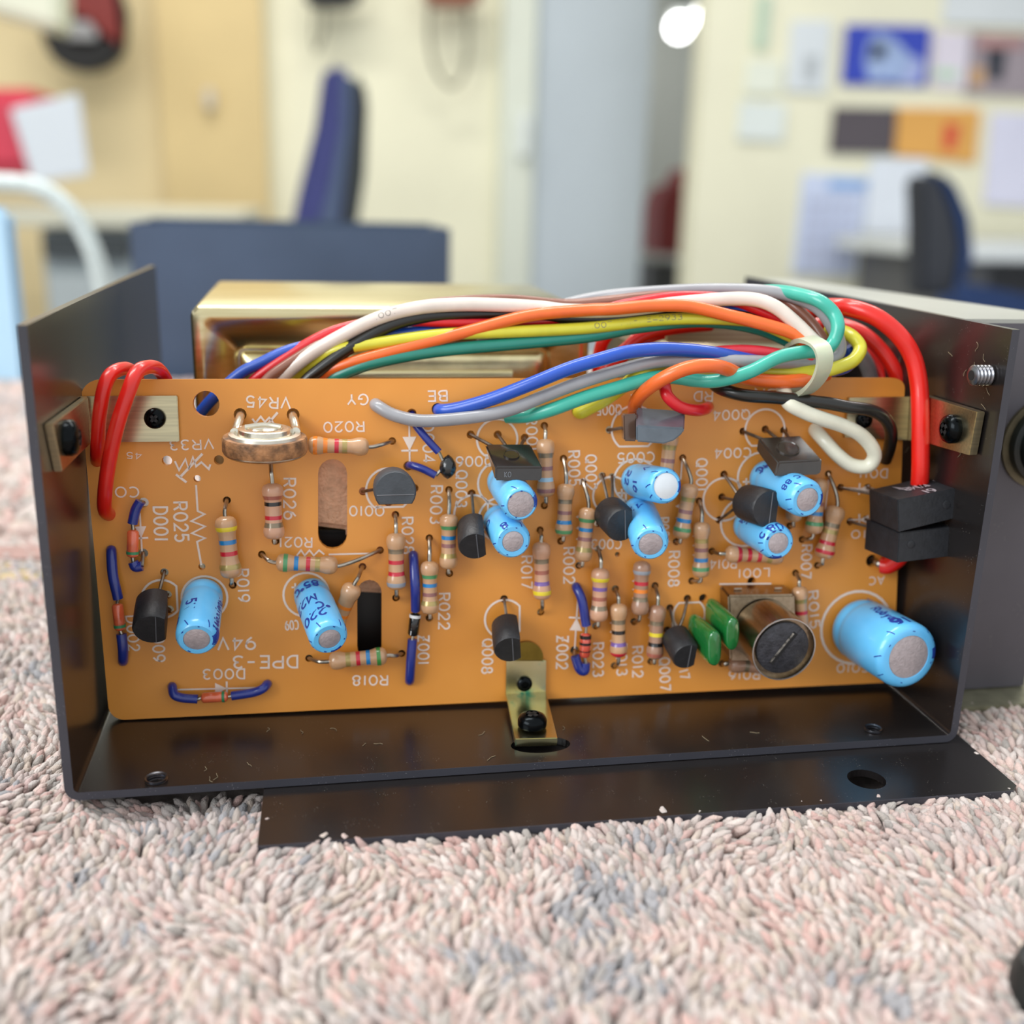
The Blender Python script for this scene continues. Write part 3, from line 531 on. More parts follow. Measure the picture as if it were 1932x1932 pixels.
MB().tube([ct+up*.0024-BU*rt*.45, ct+up*.0027, ct+up*.0024+BU*rt*.4+BN*.0006], .00035, 8, 5).build('wiper_arm', mat('wiper_metal', 'e4ddcc'), tr)
for sx, hx in ((-1, 453), (1, 553)):
    e = ct + BU*sx*rt*.72 + up*.0016 - BN*rt*.35
    MB().tube([B(hx, 784, -.0014), B(hx, 787, .0012), e - BN*.0006, e + BN*.0010], .00062, 10, 5).build('terminal', mat('wiper_metal', 'e4ddcc'), tr); holes.append((hx, 782, .0009))
for o_ in ((315, 869, .0007), (413, 868, .0007), (372, 903, .0005), (381, 1069, .0005), (1165, 1046, .0004)): holes.append(o_)
# ---------------------------------------------------------------- stacked black rectifier blocks
MBK = mat('block_black', '202227', .5, 0, .15, 900, bump=.15, bscale=2500)
b1 = block('black rectifier block under the thick red wire, upper of two', [(1693.5, 943), (1815.6, 919), (1817.7, 974), (1695.5, 1004)], .0125, [(1639.6, 924), (1753.5, 899), (1755, 950), (1640.7, 980)], .0042, MBK, [(1586, 920), (1637, 920), (1650, 925)], 'stacked black rectifier blocks', 'rectifier', 'rectifier', .0001)
b2 = block('black rectifier block below the first, lower of two', [(1696.6, 1005), (1807, 992.5), (1803, 1048.4), (1692.4, 1062)], .0118, [(1634.5, 980.5), (1742, 969), (1738, 1024), (1630.3, 1036)], .0040, MBK, [(1604, 984), (1634, 980), (1650, 985)], 'stacked black rectifier blocks', 'rectifier', 'rectifier', .0001)
for b_, p, h_ in ((b1, (1786, 952), .0125), (b2, (1719, 1027), .0118)):
    MB().lathe(B(*p, h_), BN, [(-.0002, .00062), (.00008, .00062), (.00012, .0005), (.0001, .0001)], 16).build('mould_mark', MBK, b_)
tp = [B(1639.6, 924, .0042), B(1753.5, 899, .0042), B(1693.5, 943, .0125), B(1815.6, 919, .0125)]
def topf(u, v): return tp[0].lerp(tp[1], u).lerp(tp[2].lerp(tp[3], u), v) + BV*.00008
tm = MB(); letters(tm, 'WM8', (.70, .38), (.34, .38), -.22, topf, -.16); letters(tm, '61', (.64, .75), (.48, .75), -.22, topf, -.16)
for x_ in (.3, .95): tm.add([topf(x_, .15), topf(x_+.07 if x_ < .5 else x_-.07, .35), topf(x_, .45)], [(0, 1, 2)])
tm.build('printed_letters', mat('pale_print', '9a9298', .5), b1)
# ================================================================= board solid with holes
def slot_poly(x0, y0, x1, y1, n=8):
    r = (x1-x0)/2; cx = (x0+x1)/2; P = []
    for i in range(n+1): a = math.pi*i/n; P.append((cx - r*math.cos(a), y0 + r - r*math.sin(a)))
    for i in range(n+1): a = math.pi*i/n; P.append((cx + r*math.cos(a), y1 - r + r*math.sin(a)))
    return P
cu = bpy.data.curves.new('board', 'CURVE'); cu.dimensions = '2D'; cu.fill_mode = 'BOTH'; cu.extrude = .0006
def spl(pts):
    s = cu.splines.new('POLY'); s.points.add(len(pts)-1); s.use_cyclic_u = True
    for k, p in enumerate(pts): s.points[k].co = (p[0], p[1], 0, 1)
out = []
for (cx, cy, rx, ry, a0) in ((188, 752, 36, 36, 180), (1683, 731, 24, 18, 270), (1668, 1270, 18, 18, 0), (234, 1330, 30, 28, 90)):
    for i in range(7):
        a = math.radians(a0 + 90*i/6); out.append(uv(cx + rx*math.cos(a), cy + ry*math.sin(a)))
spl(out)
spl([uv(*p) for p in slot_poly(600, 866, 655, 1036)]); 
spl([uv(*p) for p in slot_poly(674, 1094, 720, 1245)])
c0 = uv(389, 762); spl([(c0[0]+.00182*math.cos(a*math.pi/10), c0[1]+.00182*math.sin(a*math.pi/10)) for a in range(20)])
holes += [(183, 872, .0012), (202, 968, .0013), (826, 772, .0009), (1090, 776, .0009), (1489, 988, .0006), (1645, 1058, .001), (1536, 807, .0007), (951, 1130, .0004), (1146, 1003, .0004)]
used = []
for x, y, r in holes:
    c = uv(x, y)
    if any(math.dist(c, q[:2]) < r + q[2] + .00008 for q in used): continue
    if not (.004 < c[0] < .1205 and .002 < c[1] < .0485): continue
    if 598 < x < 657 and 860 < y < 1040: continue
    used.append((*c, r)); spl([(c[0]+r*math.cos(a*math.pi/7), c[1]+r*math.sin(a*math.pi/7)) for a in range(14)])
co_ = bpy.data.objects.new('tmp', cu); C.objects.link(co_); bpy.context.view_layer.update()
me = bpy.data.meshes.new_from_object(co_.evaluated_get(bpy.context.evaluated_depsgraph_get())); bpy.data.objects.remove(co_)
me.materials.clear(); me.materials.append(M_board); me.transform(Matrix.Translation((0, 0, -.0006)))
pl = bpy.data.objects.new('board_panel', me); C.objects.link(pl); me.transform(BR.to_4x4()); pl.parent = board
legend.build('printed_legend', M_ink, board, smooth=False)
# ================================================================= black tray (chassis)
W, HT, TK = .125, .0606, .0011
tray = thing('metal_tray', 'black painted folded metal tray holding the orange board', 'tray', (.0625, .05, 0))
def strip(xz, y0, y1a, y1b):
    pass
mb = MB(); R_ = .0012
def corner(cx, cz, r, a0, a1): return [(cx + r*math.cos(math.radians(a0+(a1-a0)*i/5)), cz + r*math.sin(math.radians(a0+(a1-a0)*i/5))) for i in range(6)]
outer = [(0, HT)] + corner(R_+.0006, R_+.0006, R_+.0006, 180, 270) + corner(W-R_-.0006, R_+.0006, R_+.0006, 270, 360) + [(W, HT)]
inner = [(TK, HT)] + corner(R_+.0006, R_+.0006, R_+.0006-TK, 180, 270) + corner(W-R_-.0006, R_+.0006, R_+.0006-TK, 270, 360) + [(W-TK, HT)]
n = len(outer)
def yb(x): return .104 + (.094-.104)*x/W
vs = [Vector((x, 0, z)) for x, z in outer] + [Vector((x, 0, z)) for x, z in inner] + [Vector((x, yb(x), z)) for x, z in outer] + [Vector((x, yb(x), z)) for x, z in inner]
fs = []
for i in range(n-1):
    fs += [(i, i+1, n+i+1, n+i), (2*n+i, 3*n+i, 3*n+i+1, 2*n+i+1), (i, 2*n+i, 2*n+i+1, i+1), (n+i, n+i+1, 3*n+i+1, 3*n+i)]
fs += [(0, n, 3*n, 2*n), (n-1, 3*n-1, 4*n-1, 2*n-1)]
sheet = mb.add(vs, fs).build('folded_sheet', M_black, tray, smooth=True, sharp=25)
for p, r in (((295, 1472), .0014), ((1647, 1378), .0012)):
    q = onZ(*p, TK)
    rg = MB(); 
    for k in range(3): rg.lathe(q + Vector((0, 0, -.00065+.0004*k)), Vector((0, 0, 1)), [(0, r*1.05), (.0001, r*.86), (.0002, r*.86), (.0003, r*1.05)], 20, cap=False)
    rg.build('threaded_hole', mat('steel_thread', '8f9096', .3, 1), tray)
loc_t = Vector(sheet['_l'])
def vcyl(p, r, z0=-.003, z1=.004): return MB().lathe(Vector((p.x, p.y, z0)), Vector((0, 0, 1)), [(0, r), (z1-z0, r)], 20)
cut(sheet, [vcyl(onZ(295, 1472, TK), .0014), vcyl(onZ(1647, 1378, TK), .0012)])
ov = onZ(1020, 1405, TK)
ovm = MB().lathe(Vector((ov.x, ov.y, -.003)), Vector((0, 0, 1)), [(0, .0043), (.007, .0043)], 28); ovm.v = [(ov.x+(v[0]-ov.x), ov.y+(v[1]-ov.y)*.55, v[2]) for v in ovm.v]
cut(sheet, [ovm])
edge = MB()
for i in range(n-1):
    a, b = outer[i], outer[i+1]; c, d = inner[i], inner[i+1]
    P = [Vector((q[0], -.00006, q[1])) for q in (a, b, d, c)]; edge.prism(P, [q + Vector((0, .00005, 0)) for q in P])
edge.build('front_edge', M_blackedge, tray, smooth=False)
# threaded stud on the right wall
sc = thing('stud', 'short threaded steel stud poking through the right tray wall', 'screw', tuple(onX(1845, 706, W-TK)))
q = onX(1868, 708, W-TK); ths = []
for k in range(5): ths += [(k*.00055, .0012), (k*.00055+.00022, .00142), (k*.00055+.00035, .00142)]
MB().lathe(q, Vector((-1, 0, 0)), ths + [(.0028, .0011)], 20).build('thread', mat('steel_thread', '8f9096', .3, 1), sc)
MB().lathe(q + Vector((-.0027, 0, 0)), Vector((-1, 0, 0)), [(0, .0007), (.00016, .0007)], 12).build('hex_socket', mat('slot_dark', '141416'), sc)
# ---------------------------------------------------------------- brackets and screws
def screw(label, c, ax, r, h, parent_name='screw', star=True, gm=None):
    t = thing('screw', label, 'screw', tuple(c), 'black screws on the brackets')
    mb = MB().lathe(c, ax, [(0, r), (h*.45, r), (h*.75, r*.88), (h*.95, r*.6), (h, r*.45), (h*.5, r*.36), (h*.5, .00002)], 28); mb.build('head', M_screw, t, sharp=50)
    a = ax.normalized().orthogonal().normalized(); b = ax.normalized().cross(a); k = MB()
    for i in range(2):
        u, v_ = (a, b) if i else (b, a); axn = ax.normalized(); L_ = r*.62; W_ = r*.14
        k.prism([c+axn*h*.9+u*s*L_*.8+v_*z*W_ for s, z in ((-1, -1), (1, -1), (1, 1), (-1, 1))], [c+axn*h*.985+u*s*L_*.55+v_*z*W_ for s, z in ((-1, -1), (1, -1), (1, 1), (-1, 1))])
    if star: k.build('cross_recess', mat('slot_dark', '141416'), t, smooth=False)
    return t
XL = TK
def plate(mb, pts, off):                               # thick plate from polygon and offset vector
    mb.prism(pts, [p + off for p in pts])
bl = thing('bracket', 'zinc plated angle bracket joining the board to the left tray wall', 'bracket', tuple(B(160, 790)), 'angle brackets')
f = [B(152, 747, .0001), B(336, 746, .0001), B(340, 832, .0001), B(165, 834, .0001)]
mb = MB(); plate(mb, f, BN*.0008); mb.build('face_leg', M_zinc, bl, bevel=.0001)
xs = XL + .0011
s0, s1 = B(152, 747, .0006), B(165, 834, .0006)
fr_t, fr_b = onX(100, 800, xs), onX(118, 890, xs)
k0, k1 = Vector((xs, s0.y-.002, fr_t.z + .0002)), Vector((xs, s1.y-.002, fr_b.z+.0001))
mb = MB(); plate(mb, [Vector((xs, fr_t.y, fr_t.z)), Vector((xs, s0.y-.001, s0.z)), Vector((xs, s1.y-.001, s1.z)), Vector((xs, fr_b.y, fr_b.z))], Vector((-.0010, 0, 0))); mb.build('side_leg', M_zinc, bl, bevel=.0001)
mb = MB(); mb.prism([Vector((xs-.0010, s0.y-.001, s0.z)), s0+BN*.0003, s1+BN*.0003, Vector((xs-.0010, s1.y-.001, s1.z))], [Vector((xs-.0001, s0.y-.0019, s0.z)), s0+BN*.0003+BU*.0009, s1+BN*.0003+BU*.0009, Vector((xs-.0001, s1.y-.0019, s1.z))]); mb.build('bend', M_zinc, bl)
screw('black round-headed screw on the left wall bracket', onX(124, 826, xs), Vector((1, 0, 0)), .0023, .0017)
screw('black screw end in the left bracket above the 45 marking', B(293, 789, .0008), BN, .00145, .0012)
br = thing('bracket', 'zinc plated angle bracket between the board and the right tray wall', 'bracket', tuple(B(1650, 790)), 'angle brackets')
f = [B(1598, 750, .0001), B(1712, 748, .0001), B(1708, 830, .0001), B(1590, 824, .0001)]
mb = MB(); plate(mb, f, BN*.0008); mb.build('face_leg', M_zinc, br, bevel=.0001)
xr = W - TK - .0016
a_, b_, c_, d_ = onX(1738, 745, xr), onX(1843, 777, xr), onX(1828, 859, xr), onX(1738, 833, xr)
mb = MB(); plate(mb, [a_, b_, c_, d_], Vector((.0013, 0, 0))); mb.build('side_leg', M_zinc, br, bevel=.0001)
mb = MB(); mb.prism([f[1], a_, d_, f[2]], [f[1]+BN*.0008, a_+Vector((.001, -.0003, 0)), d_+Vector((.001, -.0003, 0)), f[2]+BN*.0008]); mb.build('bend', M_zinc, br)
screw('black round-headed screw on the right wall bracket', onX(1800, 809, xr), Vector((-1, 0, 0)), .0021, .0017)
screw('black screw end in the right bracket behind the bent black wire', B(1629, 792, .0008), BN, .0013, .0009)
bb = thing('bracket', 'iridescent zinc foot bracket joining the board to the tray floor', 'bracket', tuple(B(990, 1300)), 'angle brackets')
M_irid = brushed('iridescent_zinc', 'c3c08a', .22, '7fa890', (260, 260, 260)); 
def cr_ramp(m):
    nt = m.node_tree; mx = [n_ for n_ in nt.nodes if n_.type == 'MIX'][0]
    r_ = nt.nodes.new('ShaderNodeValToRGB'); nz = [n_ for n_ in nt.nodes if n_.type == 'TEX_NOISE'][0]
    r_.color_ramp.elements[0].position = .35; r_.color_ramp.elements[0].color = lin('cbc08c')
    for p_, c_ in ((.58, 'd2cba0'), (.66, '6fae92'), (.74, '6f9dbe'), (.85, '8d7fb5')):
        e_ = r_.color_ramp.elements.new(p_); e_.color = lin(c_)
    nt.links.new(nz.outputs['Fac'], r_.inputs[0]); nt.links.new(r_.outputs[0], nt.nodes['Principled BSDF'].inputs['Base Color'])
cr_ramp(M_irid)
f0 = [B(954, 1243, .0001), B(1029, 1243, .0001), B(1028, 1306, .0001), B(953, 1311, .0001)]
fold_l, fold_r = B(953, 1312, .0002), B(1028, 1308, .0002)
mb = MB(); plate(mb, f0, BN*.0008); mb.build('face_leg', M_irid, bb, bevel=.0001)
zf = TK + .0014
e0, e1 = onZ(972, 1394, zf), onZ(1052, 1392, zf)
mb = MB(); mb.prism([f0[3], f0[2], e1-Vector((0, 0, .0013)), e0-Vector((0, 0, .0013))], [f0[3]+BN*.0009+BV*.0004, f0[2]+BN*.0009+BV*.0004, e1, e0]); mb.build('foot_leg', M_irid, bb, bevel=.0001)
MB().lathe(B(992, 1240, .0002), BN, [(0, .0026), (.0006, .0026)], 24).build('shield_tongue', mat('olive_zinc', '8a7434', .3, 1), bb)
ft = (fold_l - e0).normalized(); nn = (e1-e0).cross(ft).normalized(); nn = nn if nn.z > 0 else -nn
screw('black cross-head screw on the foot bracket near the tray floor', onZ(1004, 1366, zf+.0007) - nn*.0001, nn, .0021, .0018)
screw('small black screw end in the upper leg of the foot bracket', B(989, 1289, .0009), BN, .0012, .0009, star=False)
# ---------------------------------------------------------------- wires
WC = dict(blue='1d4fb6', red='d41522', brown='8a5a48', white='dccfc4', yellow='d6cf3a', black='14130f', orange='ec6a28', green='1e8272', gray='96969a', teal='3cae9a', cream='e2e0cc', thick='e01c10', pink='dc3040')
def wm(k): return mat('wire_' + k, WC[k], .33, 0, .05, 300, coat=.3)
def wire(label, col, pts, wpx=21, group='thin insulated wires of the loom', dents=None, name='wire', cat='wire'):
    q = [B(*p) for p in pts]; mid = q[len(q)//2]; r = pxm(mid, wpx*(1.1 if wpx < 26 else 1.0))/2
    o = MB().tube(q, r, 14, 7).build(name, wm(col), None, loc=tuple(q[0])); tag(o, label, cat, group); return q, r, o
h = -1
Z3 = lambda L, hs: [(p[0], p[1], a/1000) for p, a in zip(L, hs)]
def ramp(pts, a, b, mid=None):                        # heights in mm along the list
    n = len(pts); out = []
    for i, p in enumerate(pts):
        t = i/(n-1); hv = a + (b-a)*t if mid is None else (a + (mid-a)*t*2 if t < .5 else mid + (b-mid)*(t*2-1)); out.append((p[0], p[1], hv/1000))
    return out
G1 = 'wires arching over the top of the board'
wire('blue wire, leftmost of those rising from behind the board top', 'blue', ramp([(330, 850), (385, 770), (449, 708), (492, 685), (540, 663), (600, 648), (680, 636), (746, 629), (829, 623), (960, 620), (1040, 615), (1092, 609), (1164, 595), (1242, 590), (1356, 584), (1450, 603), (1530, 650)], -11, 2, -7), 20, G1)
wire('bright red wire arching under the white one, then highest right of centre', 'red', ramp([(470, 728), (492, 708), (540, 674), (601, 638), (652, 619), (720, 607), (782, 605), (829, 607), (900, 609), (963, 609), (1060, 602), (1130, 588), (1186, 574), (1273, 561), (1366, 564), (1428, 584), (1490, 615), (1530, 652)], -10, 3, -5), 20, G1)
wire('brown wire along the very top of the loom', 'brown', ramp([(495, 728), (514, 708), (558, 678), (620, 640), (700, 605), (790, 578), (873, 568), (962, 566), (1040, 573), (1086, 574), (1148, 568), (1210, 561), (1335, 550), (1428, 552), (1474, 565), (1500, 580), (1533, 612), (1555, 645)], -7.5, 4, -9), 19, G1)
w1 = wire('white printed wire arching high over the transformer', 'white', ramp([(520, 728), (536, 708), (583, 670), (644, 634), (710, 602), (782, 582), (855, 575), (927, 575), (1018, 580), (1072, 586), (1170, 585), (1280, 572), (1376, 564), (1427, 566), (1464, 580), (1499, 608), (1538, 646)], -9, 6, -3), 24, G1)
w2 = wire('yellow printed wire below the orange one across the loom', 'yellow', ramp([(550, 728), (568, 708), (601, 681), (637, 660), (728, 645), (837, 631), (963, 626), (1108, 619), (1228, 605), (1299, 601), (1385, 603), (1440, 612), (1530, 652)], -11, 4, -3), 21, G1)
wire('black wire crossing under the white and orange ones at left', 'black', ramp([(570, 728), (590, 708), (655, 660), (728, 618), (800, 598), (891, 592), (982, 594), (1080, 600), (1180, 600), (1300, 592), (1420, 600), (1530, 655)], -7.5, 2, -5), 22, G1)
wire('orange wire on the front of the arching loom', 'orange', ramp([(590, 722), (616, 703), (674, 681), (782, 652), (891, 623), (1000, 595), (1108, 585), (1157, 583), (1228, 577), (1299, 578), (1370, 594), (1427, 608), (1499, 630), (1530, 655)], -9, 6, 0), 22, G1)
wire('dark green wire lowest of the arching loom at left', 'green', ramp([(620, 722), (645, 706), (710, 683), (818, 663), (963, 649), (1108, 635), (1200, 618), (1320, 606), (1430, 620), (1520, 660)], -8, 1, -3), 22, G1)
G2 = 'wires running from the tie to holes in the board'
wire('grey wire looping through the tie and ending at the GY hole', 'gray', [(900, 640, -.010), (990, 604, -.010), (1060, 577, -.010), (1130, 561, -.009), (1214, 552, -.006), (1342, 546, -.003), (1440, 549, .0), (1500, 561, .002), (1545, 583, .004), (1572, 620, .005), (1585, 655, .005), (1570, 678, .005), (1521, 684, .005), (1413, 682, .006), (1299, 679, .006), (1242, 682, .006), (1185, 694, .006), (1100, 720, .006), (1030, 746, .005), (962, 773, .0045), (891, 787, .0035), (800, 794, .0028), (746, 784, .0018), (715, 768, .0008), (706, 760, -.001)], 22, G2)
wire('teal wire sweeping round the tie and down to the left', 'teal', [(1400, 552, -.002), (1460, 549, .0), (1505, 555, .003), (1546, 568, .006), (1573, 592, .007), (1581, 618, .008), (1572, 646, .008), (1553, 662, .0085), (1521, 664, .009), (1470, 674, .009), (1413, 702, .009), (1356, 718, .008), (1313, 718, .0065), (1271, 712, .006), (1228, 714, .006), (1157, 734, .006), (1100, 751, .0055), (1040, 773, .0045), (993, 785, .0025), (955, 786, .001)], 24, G2)
wire('royal blue wire sweeping from the tie to the BE hole', 'blue', [(1598, 655, .003), (1607, 677, .003), (1590, 694, .003), (1540, 700, .003), (1470, 690, .003), (1402, 677, .0045), (1356, 668, .006), (1299, 661, .007), (1242, 659, .0075), (1185, 664, .0075), (1128, 679, .0075), (1072, 696, .007), (1000, 725, .006), (927, 753, .004), (868, 770, .0022), (835, 775, .001), (827, 772, -.001)], 24, G2)
wire('pinkish red wire lying between the blue and grey ones left of the tie', 'pink', [(1330, 668, .001), (1350, 664, .002), (1400, 661, .003), (1456, 666, .004), (1525, 680, .005), (1575, 690, .004)], 20, G2)
wire('yellow wire looping outside the tie and ending left of the Q005 lettering', 'yellow', [(1560, 622, .0), (1589, 625, .002), (1610, 637, .004), (1623, 657, .005), (1611, 679, .006), (1584, 692, .006), (1555, 699, .006), (1498, 702, .005), (1441, 701, .004), (1385, 703, .003), (1320, 699, .003), (1251, 693, .004), (1205, 708, .005), (1175, 730, .004), (1140, 755, .003), (1110, 771, .0015), (1096, 778, .0008), (1089, 776, -.001)], 23, G2)
wire('orange wire humping over the teal one down to Q005', 'orange', [(1560, 706, .004), (1507, 718, .006), (1456, 719, .006), (1407, 713, .006), (1373, 697, .009), (1342, 690, .0105), (1299, 694, .0105), (1257, 711, .0095), (1220, 735, .007), (1200, 758, .004), (1197, 782, .001)], 25, G2)
wire('short red wire curling into the board below the RD marking', 'red', [(1250, 712, .004), (1254, 728, .006), (1260, 748, .007), (1282, 767, .007), (1311, 774, .006), (1330, 772, .004), (1336, 768, .001)], 21, G2)
wire('black wire crossing the right bracket and bending down', 'black', [(1340, 715, .002), (1354, 730, .004), (1379, 740, .006), (1413, 747, .007), (1470, 751, .007), (1555, 760, .007), (1600, 768, .007), (1642, 774, .0065), (1668, 788, .006), (1681, 812, .005), (1679, 841, .003), (1671, 868, .0005)], 22, G2)
wire('white wire making an open loop left of the black bent wire', 'cream', [(1478, 720, .003), (1479, 735, .005), (1488, 760, .007), (1517, 777, .0075), (1548, 789, .0075), (1590, 803, .007), (1623, 820, .0065), (1645, 844, .006), (1649, 864, .0055), (1635, 880, .005), (1606, 877, .0045), (1580, 858, .004), (1556, 832, .003), (1541, 815, .001), (1536, 808, -.001)], 25, G2)
# small print on two wires
def wire_text(wr, txt, i0, size, label):
    q, r, o = wr; P = spline(q, 40); cum = [0]
    for a, b in zip(P, P[1:]): cum.append(cum[-1] + (b-a).length)
    start = cum[i0]
    def f(s, v):
        d = start + s; k = min(max(int(np.searchsorted(cum, d)), 1), len(P)-2); t = (P[k+1]-P[k-1]).normalized(); p = P[k-1].lerp(P[k], (d-cum[k-1])/max(1e-9, cum[k]-cum[k-1]))
        nn = (BN*.95 + BV*.3); nn = (nn - t*nn.dot(t)).normalized(); bb_ = nn.cross(t); an = v/r
        return p + (nn*math.cos(an) + bb_*math.sin(an))*r*1.01
    mb = MB(); letters(mb, txt, (0, -size/2), (len(txt)*size*1.05, -size/2), size, f, .11); mb.build('printed_letters', mat('wire_print', '8a8440' if 'E' in txt else '7c766e', .6), o)
wire_text(w1, '1007', 160, .0008, ''); wire_text(w2, '1007 VW-1 E42933', 282, .0008, '')
G3 = 'thick red insulated wires'
wire('thick red wire ending above the black rectifier blocks', 'thick', [(1500, 600, -.012), (1545, 582, -.006), (1580, 579, -.001), (1612, 583, .002), (1656, 600, .004), (1697, 634, .005), (1722, 674, .0055), (1733, 719, .006), (1736, 764, .0065), (1737, 831, .0068), (1736, 900, .0066), (1728, 975, .005), (1705, 1040, .0035), (1678, 1066, .002), (1662, 1066, .0012)], 34, G3, name='thick_wire')
MB().tube([B(1672, 1067, .0018), B(1655, 1063, .0012), B(1645, 1056, -.001)], .0005, 8, 4)
tag(MB().tube([B(1668, 1067, .0016), B(1655, 1063, .0012), B(1645, 1056, -.001)], .0005, 8, 4).build('wire_core', M_tin, None, loc=tuple(B(1668, 1067))), 'bare tinned wire end entering the AC hole', 'wire')
wire('thick red wire diving behind the board, lying against the longer one', 'thick', [(1540, 612, -.014), (1580, 612, -.010), (1625, 628, -.007), (1662, 660, -.006), (1688, 700, -.005), (1700, 745, -.005), (1703, 800, -.006)], 28, G3, name='thick_wire')
wire('thick red wire innermost of the three at the right', 'thick', [(1540, 628, -.018), (1585, 636, -.014), (1625, 655, -.012), (1655, 690, -.011), (1672, 735, -.010), (1676, 790, -.010)], 26, G3, name='thick_wire')
wire('thick red wire curving up beside the right end of the transformer', 'thick', [(1128, 720, -.016), (1132, 660, -.014), (1150, 628, -.013), (1180, 606, -.013), (1230, 600, -.014)], 22, G3, name='thick_wire')
wire('thick red wire slanting up to the loom right of the transformer', 'thick', [(1150, 728, -.012), (1163, 690, -.010), (1185, 658, -.009), (1215, 632, -.009), (1270, 618, -.010), (1340, 612, -.012)], 25, G3, name='thick_wire')
wire('second thick red wire slanting beside the first under the blue wire', 'thick', [(1120, 728, -.013), (1140, 700, -.011), (1165, 672, -.0105), (1200, 645, -.0105), (1250, 628, -.011)], 22, G3, name='thick_wire')
G4 = 'thick red wires hooked over the board top'
wire('red wire hooked over the board top, left of two, ending at the 45 hole', 'thick', [(262, 735, -.006), (258, 712, -.004), (243, 697, -.001), (226, 697, .002), (208, 708, .0045), (196, 735, .0055), (187, 790, .005), (184, 850, .0025), (184, 872, -.001)], 27, G4, name='thick_wire')
wire('red wire hooked over the board top, right of two, ending beside D001', 'thick', [(318, 735, -.006), (310, 712, -.004), (296, 695, -.001), (277, 693, .0025), (258, 703, .005), (244, 735, .0065), (222, 800, .0068), (206, 870, .006), (198, 930, .0045), (198, 962, .002), (208, 972, -.001)], 28, G4, name='thick_wire')
# cable tie
tp_ = [(1500, 652, .002), (1522, 644, .008), (1546, 654, .0125), (1554, 680, .0135), (1544, 712, .012), (1520, 735, .008), (1502, 737, .004), (1490, 720, .001), (1486, 690, -.002), (1490, 665, .0)]
tieo = MB().tube([B(*p) for p in tp_] + [B(*tp_[0])], .00125, 12, 6, flat=.4)
tieo = MB(); P = spline([B(*p) for p in tp_] + [B(*tp_[0])], 6)
wdir = (BU*.97 + BV*.2).normalized(); vs = []; fs = []; ctr_ = sum(P, Vector())/len(P)
for p in P:
    o2 = (p - ctr_); o2 = (o2 - wdir*o2.dot(wdir)).normalized()
    for s_, t2 in ((-1, 0), (1, 0), (1, 1), (-1, 1)): vs.append(p + wdir*s_*.00115 + o2*(.0007*t2))
for i in range(len(P)-1):
    for k in range(4): fs.append((i*4+k, i*4+(k+1) % 4, (i+1)*4+(k+1) % 4, (i+1)*4+k))
tieo.add(vs, fs); o = tieo.build('cable_tie', mat('nylon', 'd0d6bc', .35, 0, .05, 300, trans=.25, sub=.3), None, loc=tuple(B(1520, 690))); tag(o, 'translucent white nylon cable tie round the coloured wires', 'cable tie')
# ================================================================= transformer behind the board
M_br2 = mat('gold_zinc_top', 'e8dcae', .3, 1, .12, 250, bump=.1, bscale=2500)
ht = -.018
TL, TR2 = B(356, 571, ht), B(1122, 592, ht); zt_ = (TL.z+TR2.z)/2
yF = TL.y; x0, x1 = TL.x, B(1122, 600, ht).x
yBk = onZ(371, 530, zt_).y
tf = thing('transformer', 'gold zinc plated transformer with pressed frame behind the orange board', 'transformer', ((x0+x1)/2, (yF+yBk)/2, TK))
def rr(x0, x1, z0, z1, r, n=5):
    P = []
    for cx, cz, a0 in ((x1-r, z1-r, 0), (x0+r, z1-r, 90), (x0+r, z0+r, 180), (x1-r, z0+r, 270)):
        for i in range(n+1): a = math.radians(a0+90*i/n); P.append((cx+r*math.cos(a), cz+r*math.sin(a)))
    return P
def loops(specs):                                      # specs: (inset, y, radius)
    vs = []; fs = []; n = 24
    for ins, y, r in specs:
        for x, z in rr(x0+ins, x1-ins, TK+.0004+ins*.5, zt_-ins, r): vs.append(Vector((x, y, z)))
    m = len(specs)
    for i in range(m-1):
        for k in range(n): fs.append((i*n+k, i*n+(k+1) % n, (i+1)*n+(k+1) % n, (i+1)*n+k))
    fs.append(tuple(range(n))[::-1]); fs.append(tuple((m-1)*n+k for k in range(n))); return vs, fs
y_ = yF
MB().add(*loops([(.0, yBk, .001), (0, y_+.0012, .0018), (.0004, y_+.0003, .0018), (.0014, y_, .0014), (.0022, y_+.0002, .0012), (.0062, y_+.0017, .0010), (.0068, y_+.0024, .001)])).build('pressed_frame', M_brass, tf, sharp=35)
MB().add(*loops([(.0072, y_+.0040, .001), (.0072, y_+.0022, .001), (.0080, y_+.0008, .0014), (.0090, y_+.0003, .0016), (.0110, y_+.0003, .0014)])).build('raised_panel', M_br2, tf, sharp=35)
# raised ridge that carries the highlight under the wires
MB().tube([Vector((x0+.013, y_+.0010, zt_-.0112)), Vector(((x0+x1)/2, y_+.0010, zt_-.0112)), Vector((x1-.013, y_+.0010, zt_-.0112))], .0014, 14, 6).build('ridge', M_brass, tf)
